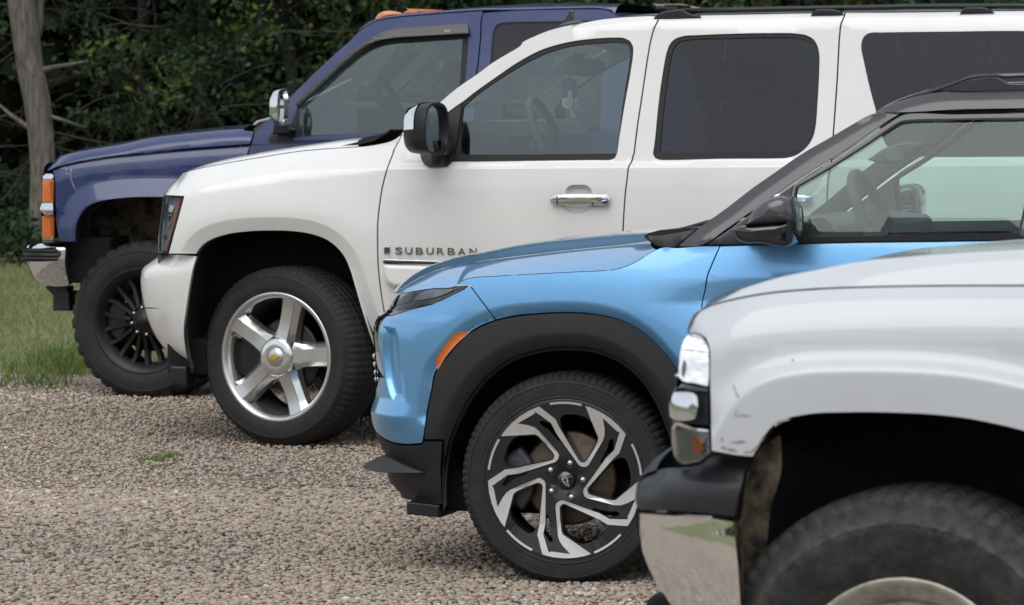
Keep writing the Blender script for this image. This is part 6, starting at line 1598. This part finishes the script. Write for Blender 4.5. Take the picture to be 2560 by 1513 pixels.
GRASS = attr_material('lawn_grass', [(0.0, (0.12, 0.155, 0.055)), (0.4, (0.22, 0.255, 0.11)), (0.75, (0.31, 0.325, 0.155)), (1.0, (0.46, 0.41, 0.26))], 0.8, 0.25)
TUFT = attr_material('tuft_grass', [(0.0, (0.08, 0.14, 0.03)), (0.6, (0.15, 0.23, 0.06)), (1.0, (0.30, 0.28, 0.12))], 0.75, 0.3)
def blades(name, x, y, h, w, m, lean=0.35, z0=0.0):
    n = len(x); a = rng.uniform(0, 2 * np.pi, n); ux, uy = np.cos(a), np.sin(a)
    lx, ly = rng.normal(0, lean, n) * h, rng.normal(0, lean, n) * h
    V = np.zeros((n, 5, 3))
    V[:, 0] = np.stack([x - ux * w, y - uy * w, np.full(n, z0)], 1); V[:, 1] = np.stack([x + ux * w, y + uy * w, np.full(n, z0)], 1)
    V[:, 2] = np.stack([x + ux * w * 0.8 + lx * 0.4, y + uy * w * 0.8 + ly * 0.4, z0 + h * 0.6], 1); V[:, 3] = np.stack([x - ux * w * 0.8 + lx * 0.4, y - uy * w * 0.8 + ly * 0.4, z0 + h * 0.6], 1)
    V[:, 4] = np.stack([x + lx, y + ly, z0 + h], 1)
    b = (np.arange(n) * 5)[:, None]
    F = np.concatenate([b + (0, 1, 2), b + (0, 2, 3), b + (3, 2, 4)])
    o = fast_mesh(name, V.reshape(-1, 3), F, m, smooth=False); o['kind'] = 'stuff'
    patch = 0.5 + 0.22 * np.sin(x * 2.1 + 1.3 * np.sin(y * 0.7)) * np.sin(y * 0.9 + 0.5)
    set_rnd(o, np.repeat(np.clip(rng.beta(2, 2, n) * 0.7 + patch * 0.4 - 0.05, 0, 1), 5))
    return o
n = 110000
y = np.sqrt(rng.uniform(22.2**2, 38.5**2, n)); x = rng.uniform(-1, 1, n) * (0.128 * y + 1.2)
k_ = (y > 22.6 + 0.9 * np.sin(x * 0.9) + 0.35 * np.sin(x * 5.1) + rng.normal(0, 0.45, n)) & ((x < 1.5) | (rng.random(n) < 0.3))
x, y = x[k_], y[k_]
g = blades('lawn_grass', x, y, rng.uniform(0.02, 0.052, len(x)), 0.0045, GRASS); tag(g, 'short mown grass between the gravel and the woods', 'grass')
def at_ground(px, py):
    d = rays([(px, py)])[0]; return CO + d * (-EYE / d[2])
def tuft(spots, label, hmax, n, spread):
    xs, ys = [], []
    for px, py in spots:
        p = at_ground(px, py); xs.append(rng.normal(p[0], spread, n)); ys.append(rng.normal(p[1], spread * 2.2, n))
    xs, ys = np.concatenate(xs), np.concatenate(ys)
    o = blades('grass_tuft', xs, ys, rng.uniform(hmax * 0.35, hmax, len(xs)), 0.004, TUFT, 0.5)
    tag(o, label, 'grass tuft')
tuft([(150, 925), (175, 915), (125, 935), (205, 930), (190, 905), (160, 900)], 'long bright grass tuft at the gravel edge beside the black mesh wheel', 0.12, 130, 0.10)
tuft([(60, 965), (105, 962), (130, 970), (20, 955)], 'sparse straggling grass blades at the far left edge of the gravel', 0.085, 40, 0.08)
tuft([(365, 1151), (395, 1150), (425, 1146), (432, 1143)], 'small low weed growing alone in the open gravel', 0.026, 34, 0.026)

# ------------------------------------------------------------------ woodland behind the lawn
LEAF = attr_material('woodland_leaves', [(0.0, (0.011, 0.023, 0.011)), (0.45, (0.028, 0.058, 0.027)), (0.8, (0.049, 0.100, 0.043)), (0.94, (0.084, 0.131, 0.040)), (0.99, (0.098, 0.137, 0.034)), (1.0, (0.216, 0.199, 0.034))], 0.7, 0.2)
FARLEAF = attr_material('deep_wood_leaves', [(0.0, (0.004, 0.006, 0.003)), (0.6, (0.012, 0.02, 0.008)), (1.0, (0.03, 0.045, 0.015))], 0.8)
def leaves(name, P, size, m, parent=None, rnd=None, aspect=0.55, stuff=True):
    n = len(P); d = rng.normal(0, 1, (n, 3)); d[:, 2] -= 0.3; d /= np.linalg.norm(d, axis=1)[:, None]
    u = np.cross(d, rng.normal(0, 1, (n, 3))); u /= np.linalg.norm(u, axis=1)[:, None] + 1e-9
    s_ = np.broadcast_to(size, (n,))[:, None]
    V = np.zeros((n, 4, 3)); V[:, 0] = P - d * s_ * 0.5; V[:, 1] = P + u * s_ * 0.5 * aspect; V[:, 2] = P + d * s_ * 0.5; V[:, 3] = P - u * s_ * 0.5 * aspect
    F = (np.arange(n) * 4)[:, None] + np.array([0, 1, 2, 3])
    o = fast_mesh(name, V.reshape(-1, 3), F, m, parent)
    if stuff: o['kind'] = 'stuff'
    set_rnd(o, np.repeat(rng.random(n)**1.25 if rnd is None else rnd, 4))
    return o
# clumped sprays of leaves: each spray droops from a point
def sprays(n, box_, per, rad, tone=0.0):
    c_ = np.stack([rng.uniform(box_[0], box_[1], n), rng.uniform(box_[2], box_[3], n), rng.uniform(box_[4], box_[5], n)], 1)
    P = np.repeat(c_, per, 0) + rng.normal(0, 1, (n * per, 3)) * np.array([rad, rad * 0.6, rad * 0.45])
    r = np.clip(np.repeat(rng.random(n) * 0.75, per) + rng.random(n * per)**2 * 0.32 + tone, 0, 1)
    return P, r
P1, r1 = sprays(400, (-7.5, 7.5, 38.2, 41.5, 1.0, 6.5), 60, 0.22)
k_ = (P1[:, 0] > -3.9) | (rng.random(len(P1)) < 0.45) | (P1[:, 2] > 1.9)
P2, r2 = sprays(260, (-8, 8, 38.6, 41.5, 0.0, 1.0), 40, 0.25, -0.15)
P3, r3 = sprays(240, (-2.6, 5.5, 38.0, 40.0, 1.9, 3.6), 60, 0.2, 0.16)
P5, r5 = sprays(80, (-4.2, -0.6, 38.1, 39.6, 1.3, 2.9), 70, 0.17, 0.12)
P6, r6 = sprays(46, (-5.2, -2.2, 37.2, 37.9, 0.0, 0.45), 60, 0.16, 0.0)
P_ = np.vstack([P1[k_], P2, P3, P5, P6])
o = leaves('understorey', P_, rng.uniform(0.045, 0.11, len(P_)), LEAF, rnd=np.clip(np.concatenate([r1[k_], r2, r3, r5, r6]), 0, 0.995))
tag(o, 'mass of drooping green leaf sprays along the dark wood edge', 'woodland')
P = np.stack([rng.uniform(-16, 16, 52000), rng.uniform(41.5, 47.5, 52000), rng.uniform(0, 11, 52000)], 1)
P4 = np.stack([rng.uniform(-22, 22, 15000), rng.uniform(47.5, 50, 15000), rng.uniform(0, 13, 15000)], 1); P = np.vstack([P, P4, np.stack([rng.uniform(-22, 22, 900), np.full(900, 51.0), rng.uniform(0, 12, 900)], 1)])
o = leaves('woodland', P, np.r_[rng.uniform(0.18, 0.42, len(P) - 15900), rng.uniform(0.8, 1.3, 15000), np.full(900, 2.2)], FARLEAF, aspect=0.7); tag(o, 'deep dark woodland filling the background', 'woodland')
# fine bare twigs between the trunks
BARK = mat('grey_bark', (0.20, 0.175, 0.15), 0.9, col2=(0.085, 0.072, 0.06), vscale=9, bump=0.9, bscale=22, fac=(0.38, 0.62))
t_ = BARK.node_tree
for n_ in t_.nodes:
    if n_.type == 'TEX_NOISE':
        mp_ = t_.nodes.new('ShaderNodeMapping'); mp_.inputs['Scale'].default_value = (3.2, 3.2, 0.5)
        t_.links.new([q for q in t_.nodes if q.type == 'TEX_COORD'][0].outputs['Object'], mp_.inputs[0]); t_.links.new(mp_.outputs[0], n_.inputs['Vector'])
DARKBARK = mat('dark_bark', (0.055, 0.048, 0.042), 0.95, col2=(0.022, 0.02, 0.018), vscale=12, bump=0.8, bscale=30)
TWIG = mat('bare_twigs', (0.060, 0.053, 0.046), 0.9, col2=(0.028, 0.025, 0.022), vscale=15)
TV, TF = [], []
def add_twig(p, d, l, r, depth):
    global TV
    n_ = 7; pts = []; q = np.array(p, float); d = np.array(d, float); d /= np.linalg.norm(d)
    for i in range(n_):
        pts.append(q.copy()); d = d + rng.normal(0, 0.16, 3) + (0, 0, 0.02); d /= np.linalg.norm(d); q = q + d * l / (n_ - 1)
    b = len(TV)
    for i, q in enumerate(pts):
        rr = r * (1 - 0.8 * i / (n_ - 1))
        for a in (0, 2.1, 4.2): TV.append((q[0] + rr * math.cos(a), q[1] + 0.3 * rr * math.sin(a), q[2] + rr * math.sin(a)))
    for i in range(n_ - 1):
        for a in range(3): TF.append((b + i * 3 + a, b + i * 3 + (a + 1) % 3, b + (i + 1) * 3 + (a + 1) % 3, b + (i + 1) * 3 + a))
    if depth:
        for i in (2, 3, 4, 5):
            if rng.random() < 0.75: add_twig(pts[i], d + rng.normal(0, 0.7, 3), l * rng.uniform(0.35, 0.65), r * 0.55, depth - 1)
for i in range(80):
    xx = rng.uniform(-5.4, -1.0) if i < 62 else rng.uniform(-1, 6)
    zz = rng.uniform(0.1, 2.6)
    add_twig((xx, rng.uniform(37.5, 39.2), zz), (rng.choice((-1, 1)) * rng.uniform(0.5, 1), rng.normal(0, 0.2), rng.uniform(-0.25, 0.55)), rng.uniform(0.7, 1.7), rng.uniform(0.007, 0.016), 2)
o = fast_mesh('twig_tangle', np.array(TV), np.array(TF), TWIG, smooth=True); o['kind'] = 'stuff'; tag(o, 'tangle of bare grey twigs under the trees', 'twigs')

def wp(px, py, y): 
    d = rays([(px, py)])[0]; return CO + d * (y / d[1])
def bark_tube(name, pts, rad, m, parent, n=18, rough=0.09):
    # resample the path and roughen the bark so that the outline is not a clean pipe
    P = np.array(pts, float); l = np.r_[0, np.cumsum(np.linalg.norm(np.diff(P, axis=0), axis=1))]
    k = max(8, int(l[-1] / 0.10)); u = np.linspace(0, l[-1], k)
    Q = np.stack([np.interp(u, l, P[:, i]) for i in range(3)], 1)
    for _ in range(6): Q[1:-1] = (Q[:-2] + 2 * Q[1:-1] + Q[2:]) / 4
    r = np.interp(u, l, rad)
    o = tube(name, Q, r, m, parent, n)
    V = np.array([v.co[:] for v in o.data.vertices]); c_ = np.repeat(Q, n, 0); a = np.tile(np.arange(n), k)
    ph = rng.uniform(0, 6, 4)
    f = 1 + rough * (np.sin(a * 2 + ph[0]) * 0.6 + np.sin(a * 5 + V[:, 2] * 3 + ph[1]) * 0.5 + np.sin(V[:, 2] * 9 + a + ph[2]) * 0.4)
    V = c_ + (V - c_) * f[:, None]
    o.data.vertices.foreach_set('co', V.astype(np.float32).ravel()); o.data.update()
    return o
def tree(name, label, trunk, rad, m, limbs=(), crown_c=None, crown_r=(2.0, 1.6, 1.8), nl=2600):
    base = np.array(trunk[0]); e = link(bpy.data.objects.new(name, None)); e.location = base
    tag(e, label, 'tree', 'trees along the wood edge')
    tr = bark_tube('trunk', np.array(trunk) - base, rad, m, e)
    for pts, r_ in limbs: bark_tube('limb', np.array(pts) - base, r_, m, tr, 10)
    top = np.array(crown_c if crown_c is not None else trunk[-1]) - base
    d = rng.normal(0, 1, (46, 3)); d /= np.linalg.norm(d, axis=1)[:, None]
    cl_ = top + d * np.array(crown_r) * (rng.uniform(0.35, 1, 46)[:, None])
    for q in cl_[:7]: 
        s0 = np.array(trunk[-1]) - base
        tube('branch', [s0 - (0, 0, 0.3), (s0 + q) / 2 + (0, 0, 0.15), q], [0.06, 0.04, 0.012], m, tr, 6)
    P = np.repeat(cl_, nl // 46, 0) + rng.normal(0, 0.34, (46 * (nl // 46), 3))
    r = np.clip(np.repeat(rng.random(46) * 0.7, nl // 46) + rng.random(len(P))**2 * 0.35, 0, 1)
    leaves('crown', P, rng.uniform(0.10, 0.22, len(P)), LEAF, e, r, stuff=False)
    return e
Y = 37.6
left = [wp(112, 690, Y), wp(104, 600, Y), wp(102, 520, Y), wp(104, 440, Y), wp(110, 380, Y), wp(92, 256, Y), wp(68, 128, Y), wp(54, 0, Y), wp(44, -150, Y), wp(50, -500, Y), wp(40, -900, Y)]
left[0][2] = -0.02
tree('leaning_tree', 'stout pale grey leaning trunk at the far left of the wood', left, [0.15, 0.115, 0.105, 0.112, 0.118, 0.12, 0.118, 0.125, 0.118, 0.11, 0.09], BARK,
     limbs=[([wp(92, 330, Y), wp(40, 300, Y), wp(-10, 255, Y + 0.2)], [0.03, 0.022, 0.012]), ([wp(100, 178, Y), wp(125, 165, Y), wp(170, 165, Y - 0.1), (wp(220, 152, Y - 0.1))], [0.03, 0.024, 0.018, 0.008]), ([wp(120, 290, Y), wp(160, 300, Y - 0.1), wp(215, 320, Y)], [0.022, 0.014, 0.006]), ([wp(95, 90, Y + .1), wp(100, 0, Y + .1), wp(105, -150, Y + .2)], [0.04, 0.04, 0.04])])
Y2 = 39.0
arch = [wp(735, 690, Y2), wp(733, 400, Y2), wp(732, 250, Y2), wp(734, 190, Y2), wp(722, 130, Y2), wp(708, 85, Y2), wp(694, 58, Y2)]
arch[0][2] = -0.02
tree('arched_tree', 'dark tree whose bent limb arches over and down above the navy hood', arch, [0.10, 0.075, 0.065, 0.06, 0.075, 0.085, 0.09], DARKBARK,
     limbs=[([wp(697, 60, Y2), wp(665, 66, Y2), wp(640, 78, Y2), wp(590, 108, Y2), wp(545, 138, Y2), wp(520, 165, Y2), wp(505, 200, Y2), wp(494, 330, Y2)], [0.08, 0.075, 0.08, 0.085, 0.07, 0.05, 0.05, 0.05]),
            ([wp(560, 128, Y2), wp(572, 98, Y2), wp(600, 82, Y2), wp(650, 60, Y2)], [0.035, 0.03, 0.028, 0.02])], crown_c=(wp(640, -500, Y2)))
for lab, px, lean, r_, Yq in (('slim dark trunk between the leaning trunk and the arched tree', 365, -14, 0.05, 40.2), ('thin dark forked trunk just left of the arched limb', 500, 10, 0.06, 39.6), ('dark upright trunk right of the arched tree behind the navy cab', 860, -10, 0.08, 40.5),
                              ('broad dark trunk behind the long white SUV roof', 1900, 12, 0.12, 40.0), ('slender trunk behind the right end of the white SUV roof', 2380, -8, 0.07, 39.8)):
    pts = [wp(px, 690, Yq), wp(px + lean * 0.4, 450, Yq), wp(px + lean, 200, Yq), wp(px + lean * 0.6, 0, Yq), wp(px + lean * 2.4, -400, Yq), wp(px + lean * 1.5, -900, Yq)]
    pts[0][2] = -0.02
    tree('woodland_tree', lab, pts, [r_ * 1.3, r_, r_ * 0.9, r_ * 0.85, r_ * 0.7, r_ * 0.5], DARKBARK)
# the open field's far tree line on the camera's side, seen only in reflections
a = rng.uniform(R(95), R(265), 5200); rr_ = rng.uniform(86, 100, len(a)); hz_ = 8.0 + 2.5 * np.sin(a * 9) + 1.5 * np.sin(a * 23)
P = np.stack([rr_ * np.sin(a), rr_ * np.cos(a), rng.random(len(a))**0.8 * hz_], 1)
o = leaves('far_treeline', P, rng.uniform(1.2, 2.6, len(P)), LEAF, aspect=0.8); tag(o, 'distant tree line across the open field', 'tree line')
